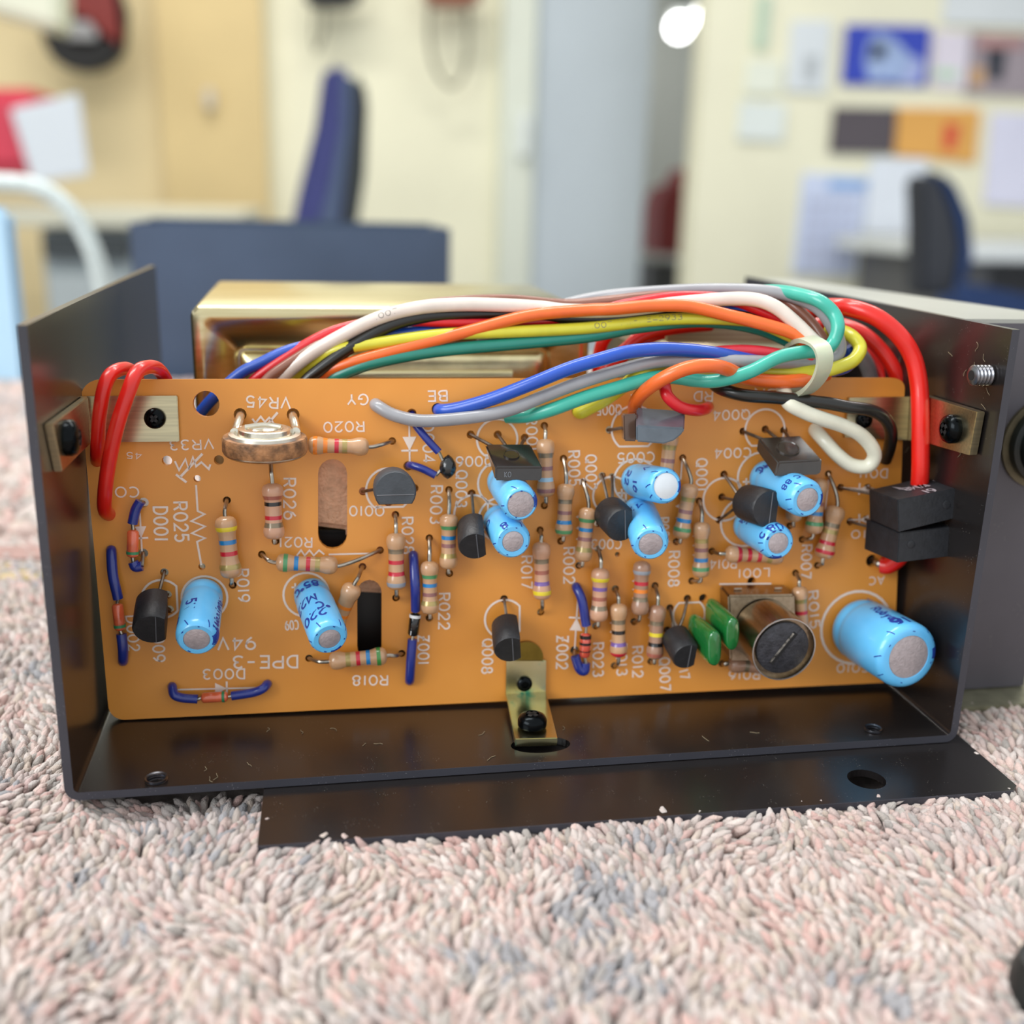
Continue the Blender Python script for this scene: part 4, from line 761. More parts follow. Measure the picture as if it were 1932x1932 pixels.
# tan insulating paper seen through the slots, lying against the transformer front
ip = MB(); pol = [B(585, 845, -.0035), B(745, 845, -.0035), B(745, 1122, -.0035), B(668, 1118, -.0035), B(662, 1002, -.0035), B(585, 992, -.0035)]
ip.prism(pol, [p - BN*.008 for p in pol]); o = ip.build('insulating_paper', mat('crinkled_paper', 'f0c29e', .45, 0, .1, 900, bump=1., bscale=2200), tf, bevel=.0008)
o['label'] = 'tan crinkled insulating wrap'
MB().prism([B(*p, -.0075) for p in ((560, 1000), (790, 1000), (790, 1232), (560, 1232))], [B(*p, -.0135) for p in ((560, 1000), (790, 1000), (790, 1232), (560, 1232))]).build('added_blackout', mat('blackout_dark', '0c0c0e', .4), tf, bevel=.0006)  # block added behind the board so the lower slot looks black
# second metal can behind, right of the transformer
mc = thing('metal_can', 'brushed zinc metal can behind the wire loom near the right wall', 'can', tuple(B(1420, 700, -.03)))
hA = -.016; pT = B(1230, 617, hA); pR = B(1612, 640, hA); zc = pT.z
vs = []
MB().box(pT.x, pR.x, pT.y, pT.y+.035, TK, zc).build('can_body', brushed('zinc_can', 'b3a98c', .3, '8f7c6c', (20, 2500, 2500)), mc, bevel=.004, seg=5)
o = MB().tube([B(1585, 650, -.010), B(1618, 664, -.010), B(1640, 700, -.010), B(1650, 760, -.010)], .0012, 12, 6).build('grommet_strip', mat('grey_rubber', '8c9194', .5), mc)
# ================================================================= base plate under the tray and unit at right
bp = thing('base_plate', 'black metal base plate with a round hole under the tray front', 'plate', tuple(onZ(1200, 1500, 0)))
zp = -.0001; q = [onZ(485, 1596, zp), onZ(1912, 1491, zp), onZ(1918, 1482, zp), onZ(1800, 1380, zp)]; q += [q[3] + (q[3]-q[2]).normalized()*.03]; 
k0_ = onZ(485, 1500, zp); q += [Vector((k0_.x + .0015, q[4].y, zp)), ]
mb = MB(); mb.prism([p - Vector((0, 0, .0011)) for p in q], q); pb = mb.build('plate_sheet', M_black, bp, smooth=False)
hc = onZ(1635, 1470, zp); cut(pb, [MB().lathe(Vector((hc.x, hc.y, -.01)), Vector((0, 0, 1)), [(0, .0026), (.02, .0026)], 28)])
e_ = MB(); a_, b_ = q[0], q[1]
e_.prism([a_-Vector((0, .0001, .0011)), b_-Vector((0, .0001, .0011)), b_-Vector((0, .0001, 0)), a_-Vector((0, .0001, 0))], [a_-Vector((0, 0, .0011)), b_-Vector((0, 0, .0011)), b_, a_]); e_.build('front_edge', M_blackedge, bp)
ru = thing('amplifier_case', 'black metal case with its top sheen painted grey, standing right behind the tray', 'case', tuple(onZ(1880, 606, .0)))
M_topsheen = mat('painted_sheen', 'a9aaa2', .35, .0, .08, 30)  # room reflection on the black top, put in as grey colour
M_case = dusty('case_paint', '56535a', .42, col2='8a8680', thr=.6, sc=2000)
zq = .0602; P2 = onZ(1858, 602, zq); P2.x = max(P2.x, W+.0008); P1 = onZ(1432, 531, zq); P1.x = max(P1.x, W+.0008)
P5 = onZ(1500, 527, zq); P4 = onZ(2080, 602, zq); P3 = Vector((P4.x, P2.y, zq)); P4 = onZ(2080, 604, zq)
poly = [P2, P3, P4, P5, P1]
L1, L2 = onZ(1500, 526, zq), onZ(1932, 586, zq); dL = (L2-L1).normalized()
P4 = L2 + dL*max(.0, min(.09, (P2.y + .004 - L2.y)/dL.y if dL.y < -.05 else .09))
poly = [Vector((W+.0008, P2.y, zq)), Vector((P4.x, P2.y, zq)), P4, L1, Vector((W+.0008, max(L1.y, .09), zq))]
zb_ = onY(1822, 1300, P2.y).z
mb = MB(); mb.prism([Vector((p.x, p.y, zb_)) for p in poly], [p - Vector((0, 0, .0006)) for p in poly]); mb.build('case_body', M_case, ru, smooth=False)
mb = MB(); mb.prism([p - Vector((0, 0, .0006)) for p in poly], poly); mb.build('top_panel', M_topsheen, ru, smooth=False)
fl = [onZ(1812, 1333, zb_-.0002), onZ(2050, 1330, zb_-.0002)]
mb = MB(); mb.box(W+.0008, .152, min(fl[0].y, P2.y-.006), P2.y+.01, zb_-.0014, zb_-.0002); mb.build('bottom_flange', mat('olive_reflect', '8c8972', .35, .4), ru, bevel=.0002)
kc = onY(1968, 835, P2.y)
MB().lathe(kc, Vector((0, -1, 0)), [(0, .0062), (.002, .0062), (.0022, .0054), (.009, .005), (.0098, .0042), (.0098, .0001)], 32).build('knob', mat('knob_dark', '1c2220', .35), ru)
MB().lathe(kc + BV*0, Vector((0, -1, 0)), [(0, .0072), (.0006, .0072), (.0006, .0060)], 32).build('knob_washer', mat('brass_washer', '6f6650', .5, .5), ru)
# lint fibres on the right wall and tray edge
lint = MB(); rng = random.Random(3)
for k in range(52):
    if k < 30:
        py = rng.uniform(640, 900); px = rng.uniform(1600, 1900) if k % 3 else rng.uniform(1790, 1890); p = onX(px, py if px > 1700 else py*.8+100, W-TK-.00006); pl_ = (Vector((0, 1, 0)), Vector((0, 0, 1))); nn_ = Vector((-1, 0, 0))
        if p.z > .059 or p.z < .02 or p.y < .001: continue
    else:
        p = onZ(rng.uniform(230, 1700), rng.uniform(1345, 1480), TK+.00006); pl_ = (Vector((1, 0, 0)), Vector((0, 1, 0))); nn_ = Vector((0, 0, 1))
        if p.y < .001 or p.y > .017 or p.x < .003 or p.x > .121: continue
    a = rng.uniform(0, 6.28); pts = [p]
    for i in range(4): a += rng.uniform(-1, 1); pts.append(pts[-1] + (pl_[0]*math.cos(a)+pl_[1]*math.sin(a))*rng.uniform(.00015, .0006) + nn_*.00002)
    lint.tube(pts, .000035, 4, 2)
lint.build('lint', mat('lint_fibre', '8f8268', .8), tray)['kind'] = 'stuff'
# ================================================================= rug with looped pile
zr = -.0030
bench = thing('workbench', 'workbench top under the rug', 'bench', (0, .3, -.02))
rug = thing('rug', 'pinkish beige looped pile rug under the metal tray', 'rug', (.05, 0, zr))
MB().box(-.45, .6, -.16, .42, zr-.007, zr-.003).build('rug_backing', mat('rug_base', 'ada09a', .9, 0, .2, 300, bump=1, bscale=600), rug)
from mathutils import noise
def nz3(x, y, s, o=0): return noise.noise(Vector((x*s, y*s, o)))
xs_, ys_ = [], []
def tufts(x0, x1, y0, y1, step, skip, rs=1.0):
    out = []; y = y0
    while y < y1:
        x = x0 + rng.random()*step
        while x < x1:
            X = x + rng.uniform(-.4, .4)*step; Y = y + rng.uniform(-.4, .4)*step
            if not skip(X, Y): out.append((X, Y, rs))
            x += step
        y += step*.86
    return out
fy_ = min(fl[0].y, P2.y-.006) - .0003
def hid(X, Y):
    if .004 < X < W-.002 and Y > .004 and Y < .09: return True          # under the tray
    if q[0].x+.0004 < X < W and Y > q[0].y + (q[1].y-q[0].y)*(X-q[0].x)/(q[1].x-q[0].x) + .0002: return True              # under the base plate
    if X > W and Y > fy_: return True
    if X > W and X < q[1].x and Y > q[1].y+.0003 and X < W+.0006+(q[1].x-W)*max(0, min(1, (0-Y)/(0-q[1].y))) : return True
    return False
def inview(X, Y, m=520):
    d = RC.transposed() @ (Vector((X, Y, zr)) - CAM)
    if d.z > -.02: return False
    px, py = 966 + F*d.x/-d.z, 966 - F*d.y/-d.z
    return -m < px < 1932+m and py < 1932+m*.7
TT = tufts(-.07, .2, -.062, .03,   .00102, lambda X, Y: hid(X, Y) or not inview(X, Y))
TT += tufts(-.16, .0, .03, .12, .0013, lambda X, Y: hid(X, Y) or not inview(X, Y), 1.3)
TT += tufts(W, .26, .03, .12, .0014, lambda X, Y: hid(X, Y) or not inview(X, Y), 1.5)
TT += tufts(-.3, .05, .12, .32, .0026, lambda X, Y: not inview(X, Y) or X > .02, 2.8)
N = len(TT); print('tufts', N)
NS, NR = 5, 5
prof = [(0, .34), (.25, .46), (.55, .52), (.82, .42), (1.0, .12)]
arr = np.zeros((N, NR, NS, 3), np.float32); colr = np.zeros((N, NR*NS, 4), np.float32)
pal = [np.array(lin(c)) for c in ('dec4ba', 'd6c4b6', 'e2d4cc', 'd9b4ab', 'a8a6a9', 'bdb4ac', 'd9c4bc')]
for i, (X, Y, rs) in enumerate(TT):
    sw = nz3(X, Y, 55)*3.2 + nz3(X, Y, 160, 3)*1.2 + math.pi*.5
    a = sw + rng.uniform(-.35, .35); ln = rng.uniform(.0024, .0036)*rs**.6; lean = rng.uniform(.45, .95)
    dx, dy = math.cos(a)*lean, math.sin(a)*lean; bz = nz3(X, Y, 40, 9)*.0007 - .0026*max(0, 1-max(0, -.002-Y)/.004)*max(0, min(1, (X-.003)/.008))*(1 if X < q[0].x + .001 else 0)*(1 if Y > -.006 else 0)
    ph = rng.uniform(0, 6); rr_ = .00128*rs*rng.uniform(.85, 1.1)
    side = rng.uniform(-.25, .25)
    t_ = np.array([p_[0] for p_ in prof]); rad = np.array([p_[1] for p_ in prof])*rr_
    cx = X + ln*dx*t_**1.3 - side*dy*ln*np.sin(t_*3.1); cy = Y + ln*dy*t_**1.3 + side*dx*ln*np.sin(t_*3.1); cz = zr + bz + ln*(1.05*t_ - .42*lean*t_**2)
    k_ = ph + np.arange(NS)*2*math.pi/NS
    tx, ty, tz = dx, dy, .8; tl = math.sqrt(tx*tx+ty*ty+tz*tz); tx, ty, tz = tx/tl, ty/tl, tz/tl
    ux, uy, uz = -ty, tx, 0.0; ul = math.hypot(ux, uy) + 1e-9; ux, uy = ux/ul, uy/ul
    vx, vy, vz = ty*uz-tz*uy, tz*ux-tx*uz, tx*uy-ty*ux
    ck, sk = np.cos(k_), np.sin(k_)
    arr[i, :, :, 0] = cx[:, None] + rad[:, None]*(ck*ux+sk*vx); arr[i, :, :, 1] = cy[:, None] + rad[:, None]*(ck*uy+sk*vy); arr[i, :, :, 2] = cz[:, None] + rad[:, None]*(ck*uz+sk*vz)
    g = nz3(X, Y, 38, 5) + nz3(X, Y, 120, 7)*.6 + rng.uniform(-.3, .3)
    c_ = pal[4] if g > .62 else pal[rng.choice((0, 0, 1, 2, 2, 3, 5, 6))]; c_ = c_ if rng.random() > .0 else c_
    mixg = max(0, min(1, g*1.3+.1))*.45; c_ = c_*(1-mixg) + pal[4]*mixg
    colr[i, :] = c_*rng.uniform(.70, .90)
faces = []
for r_ in range(NR-1):
    for k in range(NS): faces.append((r_*NS+k, r_*NS+(k+1) % NS, (r_+1)*NS+(k+1) % NS, (r_+1)*NS+k))
tipf = np.arange(NS) + (NR-1)*NS
fq = np.array(faces, np.int32); nq = len(fq); base_ = (np.arange(N)*NR*NS)[:, None, None]
allq = (fq[None] + base_).reshape(-1)
tips = (tipf[None] + (np.arange(N)*NR*NS)[:, None]).reshape(-1)
me = bpy.data.meshes.new('pile'); nv = N*NR*NS; nf = N*(nq+1); nl = N*(nq*4+NS)
co2 = arr.reshape(-1, 3) - np.array([.05, 0, zr], np.float32)
me.vertices.add(nv); me.vertices.foreach_set('co', co2.reshape(-1)); me.loops.add(nl); me.polygons.add(nf)
me.loops.foreach_set('vertex_index', np.concatenate([allq, tips]).astype(np.int32))
tot = np.concatenate([np.full(N*nq, 4), np.full(N, NS)]).astype(np.int32); st = np.concatenate([[0], np.cumsum(tot)[:-1]]).astype(np.int32)
me.polygons.foreach_set('loop_start', st); me.polygons.foreach_set('loop_total', tot); me.polygons.foreach_set('use_smooth', np.ones(nf, bool)); me.update(calc_edges=True)
ca = me.color_attributes.new('yarn', 'FLOAT_COLOR', 'POINT'); ca.data.foreach_set('color', colr.reshape(-1))
mr_ = mat('yarn', 'd8bcb0', .85, 0, .1, 2500, bump=.8, bscale=4500)
nt = mr_.node_tree; at_ = nt.nodes.new('ShaderNodeAttribute'); at_.attribute_name = 'yarn'; nt.links.new(at_.outputs['Color'], nt.nodes['Principled BSDF'].inputs['Base Color'])
nt.nodes['Principled BSDF'].inputs['Sheen Weight'].default_value = .3; nt.nodes['Principled BSDF'].inputs['Specular IOR Level'].default_value = .2
me.materials.append(mr_); po = bpy.data.objects.new('pile', me); C.objects.link(po); po.parent = rug; po['kind'] = 'stuff'; po['label'] = 'pinkish grey looped yarn pile'
# hem at the left
hy = onZ(0, 1052, zr+.003); 
def hemrow(y0_, y1_, z_, m_, nm):
    a, b = onZ(-60, y0_, z_), onZ(-60, y1_, z_); a2, b2 = onZ(130, y0_, z_), onZ(130, y1_, z_)
    MB().prism([a-Vector((0, 0, .003)), a2-Vector((0, 0, .003)), b2-Vector((0, 0, .003)), b-Vector((0, 0, .003))], [a, a2, b2, b]).build(nm, m_, rug, bevel=.0012, seg=3)
hemrow(1056, 1026, zr+.0030, mat('hem_pink', 'a98880', .8, 0, .15, 300, bump=.6, bscale=900), 'hem')
hemrow(1094, 1058, zr+.0026, mat('hem_gold', 'c2ab78', .8, 0, .3, 200, bump=.6, bscale=900), 'hem_binding')
kb = tag(MB().lathe(onZ(1945, 1912, zr) + Vector((.002, 0, 0)), Vector((0, 0, 1)), [(0, .0042), (.004, .0042), (.006, .0036), (.0066, .0001)], 28).build('rubber_foot', mat('rubber_black', '171b1a', .5), None, loc=tuple(onZ(1945, 1912, zr))), 'black rubber foot at the lower right corner of the rug', 'foot')
# ================================================================= workbench and room behind
zbn = zr - .007
MB().box(-.6, .75, -.3, .47, zbn-.03, zbn).build('bench_top', mat('bench_wood', 'b8a48c', .6, 0, .2, 8), bench, bevel=.003)
for x_, y_b in ((-.5, -.2), (.68, -.2), (-.5, .4), (.68, .4)): MB().box(x_-.03, x_+.03, y_b-.03, y_b+.03, -.80, zbn-.03).build('leg', mat('bench_leg', '8a8a8a', .5), bench)
def quadY(px0, py0, px1, py1, Y): return onY(px0, py1, Y), onY(px1, py0, Y)
def slab(name, poly, Y, depth, m, parent=None, bev=0, smooth=False):
    a = [onY(x, y, Y) for x, y in poly]; b = [p + Vector((0, depth, 0)) for p in a]
    return MB().prism(a, b).build(name, m, parent, loc=None if parent is not None else tuple(a[0]), bevel=bev, smooth=smooth or bev > 0)
def rect(x0, y0, x1, y1): return [(x0, y1), (x1, y1), (x1, y0), (x0, y0)]
YW = 3.0
zfl, zce = -.80, 1.7
def wall(name, x0, x1, Y, m, t=.08): return struct(MB().box(x0, x1, Y, Y+t, zfl, zce).build(name, m, None, loc=(x0, Y, zfl), smooth=False))
X = lambda px, Y: onY(px, 250, Y).x
Mc = mat('cream_wall', 'e9e6cb', .7, 0, .04, 3); Mt = mat('tan_wall', 'd8c08a', .6, 0, .08, 2); Mt2 = mat('tan_light', 'e0cd9f', .6, 0, .06, 2)
wall('wall_back', X(505, YW), X(985, YW), YW, Mc)
wall('wall_left', X(-500, YW), X(505, YW), YW-.02, mat('tan_light', 'e0cd9f'))
dr = MB().box(X(312, YW), X(505, YW), YW-.06, YW-.02, zfl, zce-.2).build('door_1', Mt, None, loc=(X(312, YW), YW-.06, zfl), smooth=False); struct(dr)
MB().box(X(395, YW), X(412, YW), YW-.1, YW-.06, onY(0, 200, YW).z, onY(0, 150, YW).z).build('door_handle', mat('handle', 'd8d0c0', .4), dr, bevel=.01)
struct(MB().box(X(940, YW), X(1002, YW), YW-.05, YW+.1, zfl, zce).build('trim_1', mat('trim_paint', 'dfe4d6', .5), None, loc=(X(940, YW), YW, zfl), bevel=.004))
d2 = struct(MB().box(X(1002, YW), X(1216, YW), YW-.02, YW+.03, zfl, zce).build('door_2', mat('grey_door', 'bcc6ce', .45, 0, .05, 2), None, loc=(X(1002, YW), YW, zfl), smooth=False))
MB().box(X(985, YW-.1), X(1000, YW-.1), YW-.09, YW-.04, onY(0, 270, YW).z, onY(0, 175, YW).z).build('door_closer', mat('closer', 'eef4f4', .3), d2, bevel=.008)
wall('wall_corridor', X(1100, 5.2), X(1600, 5.2), 5.2, mat('corridor_wall', 'c3c6c0', .7, 0, .04, 2))
wall('wall_right', X(1318, 2.6), X(2500, 2.6), 2.6, mat('partition', 'e6e3c9', .7, 0, .04, 3))
struct(MB().box(-3.5, 4.5, -1.0, 5.4, zfl-.05, zfl).build('floor', mat('floor_vinyl', '77787a', .5, 0, .1, 3), None, loc=(0, 0, zfl-.05), smooth=False))
struct(MB().box(-3.5, 4.5, .6, 5.4, zce, zce+.05).build('ceiling', mat('ceiling_paint', 'dcdcd6', .8, 0, .03, 3), None, loc=(0, 0, zce), smooth=False))
# corridor lamp
lp = thing('tube_lamp', 'glowing tube lamp in the corridor beyond the grey door', 'lamp', tuple(onY(1295, 35, 4.6)))
a, b = onY(1281, 52, 4.3), onY(1306, 14, 4.8); MB().tube([a, b], .045, 12, 2).build('tube', mat('lamp_glow', 'ffffff', emit=9), lp); MB().tube([a+Vector((0, 0, .06)), b+Vector((0, 0, .06))], .05, 8, 2).build('fitting', mat('fitting', 'b9bdb9', .5), lp)
# red trolley in the corridor
rd = thing('hand_trolley', 'dark red trolley standing in the corridor', 'trolley', (X(1275, 4.6), 4.6, zfl))
slab('panel', [(1240, 480), (1306, 482), (1306, 315), (1290, 330), (1285, 350), (1258, 352), (1244, 390)], 4.6, .25, mat('trolley_red', '7e1f20', .5), rd, .01)
MB().box(X(1248, 4.6), X(1300, 4.6), 4.62, 4.82, zfl, onY(0, 478, 4.6).z).build('frame', mat('trolley_dark', '3a3a3c', .5), rd)
# papers on the right-hand wall
YP = 2.6
def sheet_(name, label, poly, col, cat='paper', extra=None, grp='papers pinned to the right-hand wall'):
    o = slab(name, poly, YP-.012, .012, mat('p_' + col, col, .7, 0, .04, 6)); tag(o, label, cat, grp)
    if extra:
        for i, (nm, pl_, c_) in enumerate(extra):
            e = slab(nm, pl_, YP-.015, .003, mat('p_' + c_, c_, .7, 0, .15, 9)); e.parent = o; e.location = Vector(e['_l']) - Vector(o['_l'])
    return o
sheet_('wall_print', 'blue photographic print with a pale figure shape on the right wall', [(1590, 158), (1748, 163), (1757, 50), (1600, 46)], '2f43b0', 'picture', [('pale_shape', [(1640, 155), (1670, 150), (1700, 155), (1722, 110), (1690, 75), (1660, 60), (1640, 75), (1632, 115)], '9fb4dc'), ('dark_shape', [(1640, 112), (1668, 108), (1672, 86), (1645, 82)], '33507c'), ('pale_streak', [(1700, 160), (1730, 160), (1745, 118), (1725, 105)], 'a9b4e4')])
sheet_('wall_print', 'dark grey print below the blue picture', [(1567, 288), (1686, 290), (1692, 204), (1576, 202)], '514a50', 'picture')
sheet_('wall_print', 'orange print with red mark beside the dark one', [(1688, 292), (1840, 308), (1850, 206), (1696, 204)], 'd9a152', 'picture', [('red_mark', [(1780, 282), (1800, 284), (1812, 236), (1784, 232)], 'd8503a')])
sheet_('notice', 'white sheet with a grey drawing left of the blue picture', [(1484, 172), (1558, 174), (1570, 38), (1496, 38)], 'd6dce0', extra=[('drawing', [(1515, 155), (1540, 155), (1546, 105), (1520, 105)], 'b8bec2')])
cal = [('header', [(1563, 356), (1634, 358), (1637, 341), (1566, 339)], '7fa8dc')]
for r_ in range(5):
    for c__ in range(5):
        x_ = 1525 + c__*20 - r_*3; y__ = 372 + r_*27; cal.append(('calendar_cell', rect(x_, y__, x_+14, y__+16), 'b9bfd6'))
sheet_('calendar', 'calendar sheet with blue heading and rows of cells', [(1496, 515), (1612, 519), (1640, 332), (1518, 326)], 'c6d0e8', extra=cal)
sheet_('notice', 'white sheet immediately right of the calendar', [(1630, 440), (1738, 446), (1752, 300), (1645, 298)], 'd9dfe8')
sheet_('envelope', 'tan envelope behind the right-hand chair', [(1684, 534), (1716, 535), (1724, 448), (1694, 446)], 'dcb888')
sheet_('notice', 'pale lilac sheet at the right picture edge', [(1858, 386), (1950, 392), (1965, 214), (1874, 212)], 'd3d3e6')
sheet_('notice', 'pinkish sheet between the blue and the dark photographs', [(1760, 165), (1826, 168), (1834, 62), (1766, 58)], 'd9d2de', extra=[('green_patch', [(1764, 146), (1806, 148), (1808, 132), (1765, 130)], 'bcdcbc')])
sheet_('wall_print', 'photograph with dark and pink patches at the upper right edge', [(1822, 178), (1950, 182), (1960, 66), (1832, 60)], '9a8f96', 'picture', [('dark_patch', [(1866, 150), (1892, 152), (1900, 92), (1862, 90)], '2f3440'), ('orange_patch', [(1828, 160), (1856, 162), (1858, 128), (1832, 126)], 'c8a074'), ('pink_patch', [(1840, 90), (1932, 92), (1934, 70), (1846, 68)], 'b58a88')])
sheet_('notice', 'white sheet at the top right corner of the wall', [(1780, 44), (1960, 50), (1966, -20), (1786, -20)], 'd4d9dc')
sheet_('notice', 'greenish strip high on the wall near the corridor', [(1424, 92), (1446, 93), (1456, -10), (1434, -10)], 'b9cdb8')
sheet_('notice', 'pale sheet lowest in the column near the corridor', [(1392, 262), (1478, 266), (1484, 196), (1398, 190)], 'd9e0dc')
sheet_('notice', 'faint cream sheet below the greenish strip', [(1404, 176), (1470, 178), (1476, 116), (1412, 112)], 'dfe3d4')
# right-hand office chair
def office_chair(label, Y, back, shell, mc1, mc2, sx, zs, seat=None, msh=None, dd=.3):
    t = thing('office_chair', label, 'chair', (onY(sx, 400, Y).x, Y, zfl), 'office chairs')
    slab('back_cushion', back, Y, dd, mc1, t, .012); slab('back_shell', shell, Y+.01, dd*.9, mc2, t, .01)
    c = Vector((onY(sx, 400, Y).x, Y+.16, 0))
    if seat: slab('seat', seat, Y-.08, .06, msh or mc1, t, .02)
    else: MB().box(c.x-.28, c.x+.2, Y-.05, Y+.4, zs-.05, zs+.03).build('seat', mc1, t, bevel=.02)
    MB().lathe(Vector((c.x, c.y, zfl+.1)), Vector((0, 0, 1)), [(0, .03), (zs-zfl-.12, .025)], 14).build('gas_lift', mc2, t)
    for k in range(5):
        a = k*2*math.pi/5; MB().tube([Vector((c.x, c.y, zfl+.12)), Vector((c.x+.28*math.cos(a), c.y+.28*math.sin(a), zfl+.06))], .02, 8, 2).build('leg', mc2, t)
        MB().lathe(Vector((c.x+.28*math.cos(a), c.y+.28*math.sin(a)-.015, zfl+.03)), Vector((0, 1, 0)), [(0, .03), (.03, .03)], 14).build('caster', mc2, t)
    return t
Mpur = mat('purple_fabric', '3b3f74', .85, 0, .1, 60); Mdk = mat('dark_plastic', '2f3636', .55); Mnavy = mat('navy_fabric', '1b3560', .8, 0, .1, 60); Mslate = mat('slate_fabric', '4c5a74', .85)
ch1 = office_chair('purple blue office chair with black back, seen side-on at left', 1.7, [(540, 470), (640, 470), (668, 200), (664, 135), (642, 117), (618, 120), (606, 150), (594, 240), (566, 350)], [(630, 470), (668, 470), (690, 330), (695, 200), (688, 150), (668, 132), (662, 150), (664, 220), (645, 350)], Mpur, Mdk, 600, -.42)
slab('side_piping', [(596, 440), (636, 440), (662, 250), (666, 150), (646, 140), (644, 240), (622, 350)], 1.695, .006, Mslate, ch1, .002)
office_chair('dark chair with navy edge in front of the papers', 1.25, [(1738, 560), (1800, 560), (1812, 470), (1800, 400), (1776, 345), (1752, 325), (1737, 335), (1740, 430)], [(1790, 560), (1826, 540), (1842, 480), (1836, 410), (1810, 350), (1780, 322), (1756, 322), (1790, 380), (1806, 460)], mat('chair_dark', '2e3138', .7), Mnavy, 1800, -.28, [(1790, 620), (2050, 650), (2050, 575), (1900, 548), (1810, 530)], Mnavy, .045)
# right-hand desk
dk = thing('desk', 'white topped desk at the far right', 'desk', (X(1900, 2.1), 2.1, zfl))
z_t = onY(1890, 466, 1.95).z
MB().box(X(1858, 1.95), X(2500, 1.95), 1.95, 2.55, z_t-.03, z_t).build('desk_top', mat('desk_white', 'dadfe0', .5), dk, bevel=.004)
MB().box(X(1880, 2.35), X(2700, 2.35), 2.35, 2.4, zfl+.1, z_t-.03).build('modesty_panel', mat('desk_dark', '55565a', .5), dk)
for x_ in (X(1905, 1.97), X(2480, 1.97)): MB().box(x_-.02, x_+.02, 2.0, 2.5, zfl, z_t-.03).build('leg', mat('desk_dark', '55565a'), dk)
# left desk with drawers
ld = thing('desk', 'grey desk with drawer pedestal at the left', 'desk', (X(200, 1.9), 1.9, zfl))
zd = onY(300, 398, 1.9).z
MB().box(X(-600, 1.9), X(455, 1.9), 1.9, 2.6, zd-.03, zd).build('desk_top', mat('desk_cream', 'cfcdb8', .5), ld, bevel=.004)
pd = MB().box(X(60, 1.95), X(236, 1.95), 1.95, 2.5, zfl, zd-.035).build('pedestal', mat('pedestal_grey', '9aa4a6', .45), ld)
for k in range(3): MB().box(X(66, 1.95), X(230, 1.95), 1.93, 1.95, zd-.1-(k+1)*.16, zd-.1-k*.16-.012).build('drawer', mat('drawer_grey', 'a8b0b0', .45), ld, bevel=.004)
MB().box(X(66, 1.95), X(230, 1.95), 1.925, 1.95, zd-.085, zd-.045).build('handle_rail', mat('rail_dark', '2f3638', .5), ld)
MB().box(X(-580, 1.9), X(-560, 1.9), 1.95, 2.5, zfl, zd-.03).build('leg', mat('pedestal_grey', '9aa4a6'), ld)
# things on the left
o = slab('bag', rect(-160, 165, 78, 330), 1.93, .25, mat('red_plastic', 'd43448', .5, col2='b02040'), bev=.02); o2 = tag(o, 'red bag standing behind the tilted white sheet', 'bag'); 
tag(slab('display_card', [(62, 346), (168, 330), (148, 176), (18, 205)], 1.915, .01, mat('card_white', 'd9dfe4', .6), bev=.003), 'tilted white card leaning on the red bag', 'card')
sh = thing('wall_shelf', 'cream wall shelf at the top left corner', 'shelf', tuple(onY(60, 60, 2.3)))
slab('shelf_box', [(-300, -60), (-300, -260), (112, -60), (112, 58)], 2.2, .12, mat('shelf_cream', 'd6dcc6', .5), sh, .01)
# wall-hung guitars
def prismY(name, pts, Y, d, m, parent): return slab(name, pts, Y, d, m, parent, .01)
gt = thing('electric_guitar', 'black and red electric guitar body hanging at top left', 'guitar', tuple(onY(150, 60, 2.85)), 'guitars hanging on the wall')
ov_ = lambda cx, cy, rx, ry, a0, a1, n: [(cx+rx*math.cos(math.radians(a0+(a1-a0)*i/n)), cy+ry*math.sin(math.radians(a0+(a1-a0)*i/n))) for i in range(n+1)]
prismY('body', [(238, 20), (232, 90)] + ov_(160, 70, 78, 64, 30, 150, 10) + [(72, 60), (80, -60), (200, -90)], 2.80, .06, mat('guitar_black', '050507', .5), gt)
prismY('red_top', [(118, -60), (200, -80), (228, 10), (236, 85), (218, 88), (180, 62), (150, 40), (118, 20)], 2.79, .02, mat('guitar_red', '7a1a12', .5), gt)
prismY('pickguard', [(122, 78), (186, 80), (188, 60), (168, 34), (126, 34)], 2.78, .012, mat('guard_grey', '9a9a9c', .4), gt)
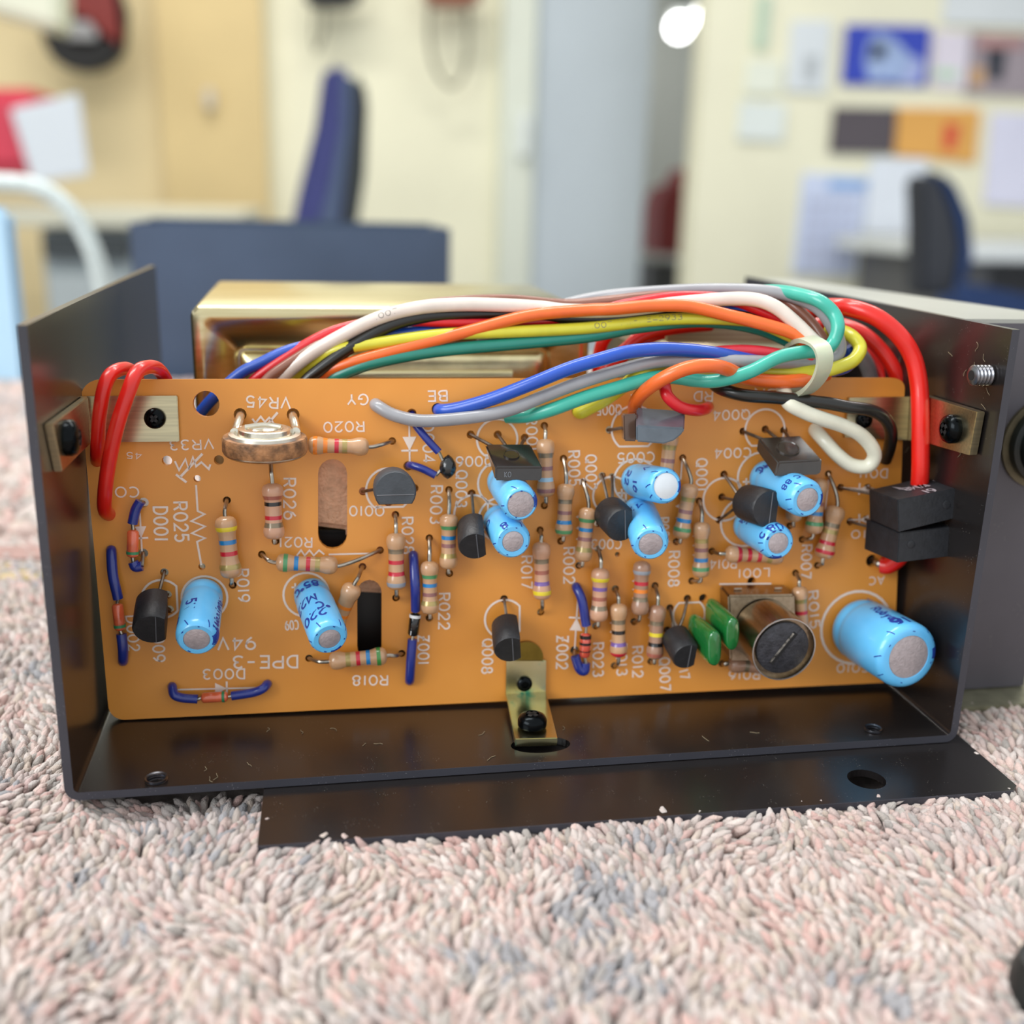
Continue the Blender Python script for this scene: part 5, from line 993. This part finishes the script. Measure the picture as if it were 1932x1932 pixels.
for lb, cx, m1 in (('black guitar head with thin strap peeking in at the top', 622, 'guitar_black'), ('orange brown guitar end with a hanging strap at the top', 850, 'guitar_amber')):
    g = thing('electric_guitar', lb, 'guitar', tuple(onY(cx, 0, 2.9)), 'guitars hanging on the wall')
    prismY('body', [(cx-48, 4), (cx-20, 12), (cx+30, 12), (cx+62, 0), (cx+62, -60), (cx-48, -60)], 2.86, .06, mat('guitar_amber', '8a4a26', .35, coat=.5) if m1 == 'guitar_amber' else MATS[m1], g)
    q_ = [(cx-38, 0), (cx-40, 70), (cx-28, 130), (cx, 162), (cx+24, 140), (cx+34, 80), (cx+32, 5)] if cx > 700 else [(cx-10, 0), (cx-12, 60), (cx-26, 95), (cx-30, 60), (cx-26, 0)]
    MB().tube([onY(x, y, 2.9) for x, y in q_], .009 if cx > 700 else .007, 8, 6, flat=.4).build('strap', mat('strap_dk', '7c7a68' if 1 else '', .7), g)
# navy metal cover behind the tray
cv = thing('metal_cover', 'blue black folded metal cover standing behind the tray', 'cover', (.02, .38, zr-.003))
Yc = .33
a, b = onY(243, 420, Yc), onY(850, 442, Yc)
Mcov = mat('navy_cover', '46566e', .38, .0, .15, 12)
MB().box(a.x, b.x, Yc, Yc+.0015, zr-.003, a.z).build('front_wall', Mcov, cv, bevel=.0004)
MB().box(a.x, a.x+.0015, Yc+.0015, Yc+.06, zr-.003, a.z).build('side_wall', Mcov, cv)
MB().box(b.x-.0015, b.x, Yc+.0015, Yc+.06, zr-.003, a.z).build('side_wall', Mcov, cv)
MB().box(a.x, b.x-.002, Yc+.06, Yc+.0615, zr-.003, a.z+.0006).build('rear_wall', Mcov, cv)
# white hose and pale blue box at the left
tag(MB().tube([onY(-80, 348, .45), onY(-20, 345, .45), onY(60, 352, .45), onY(120, 385, .45), onY(165, 450, .45), onY(195, 540, .45), onY(210, 640, .45), onY(215, 760, .42)], .0046, 14, 8).build('hose', mat('hose_white', 'cfdad8', .4, coat=.3), None, loc=tuple(onY(60, 352, .45))), 'thick white cable curving down at the left', 'cable')
pb_ = onZ(30, 752, zbn+.004); 
bxp = MB().box(onY(-220, 600, pb_.y).x, onY(42, 600, pb_.y).x, pb_.y, pb_.y+.006, zr-.003, onY(20, 392, pb_.y).z).build('storage_box', mat('pale_blue', 'b8dcf4', .5, 0, .03, 10), None, loc=tuple(pb_), bevel=.003); tag(bxp, 'pale blue box at the left edge behind the rug', 'box')
# remove helper properties
for o in bpy.data.objects:
    if '_l' in o: del o['_l']
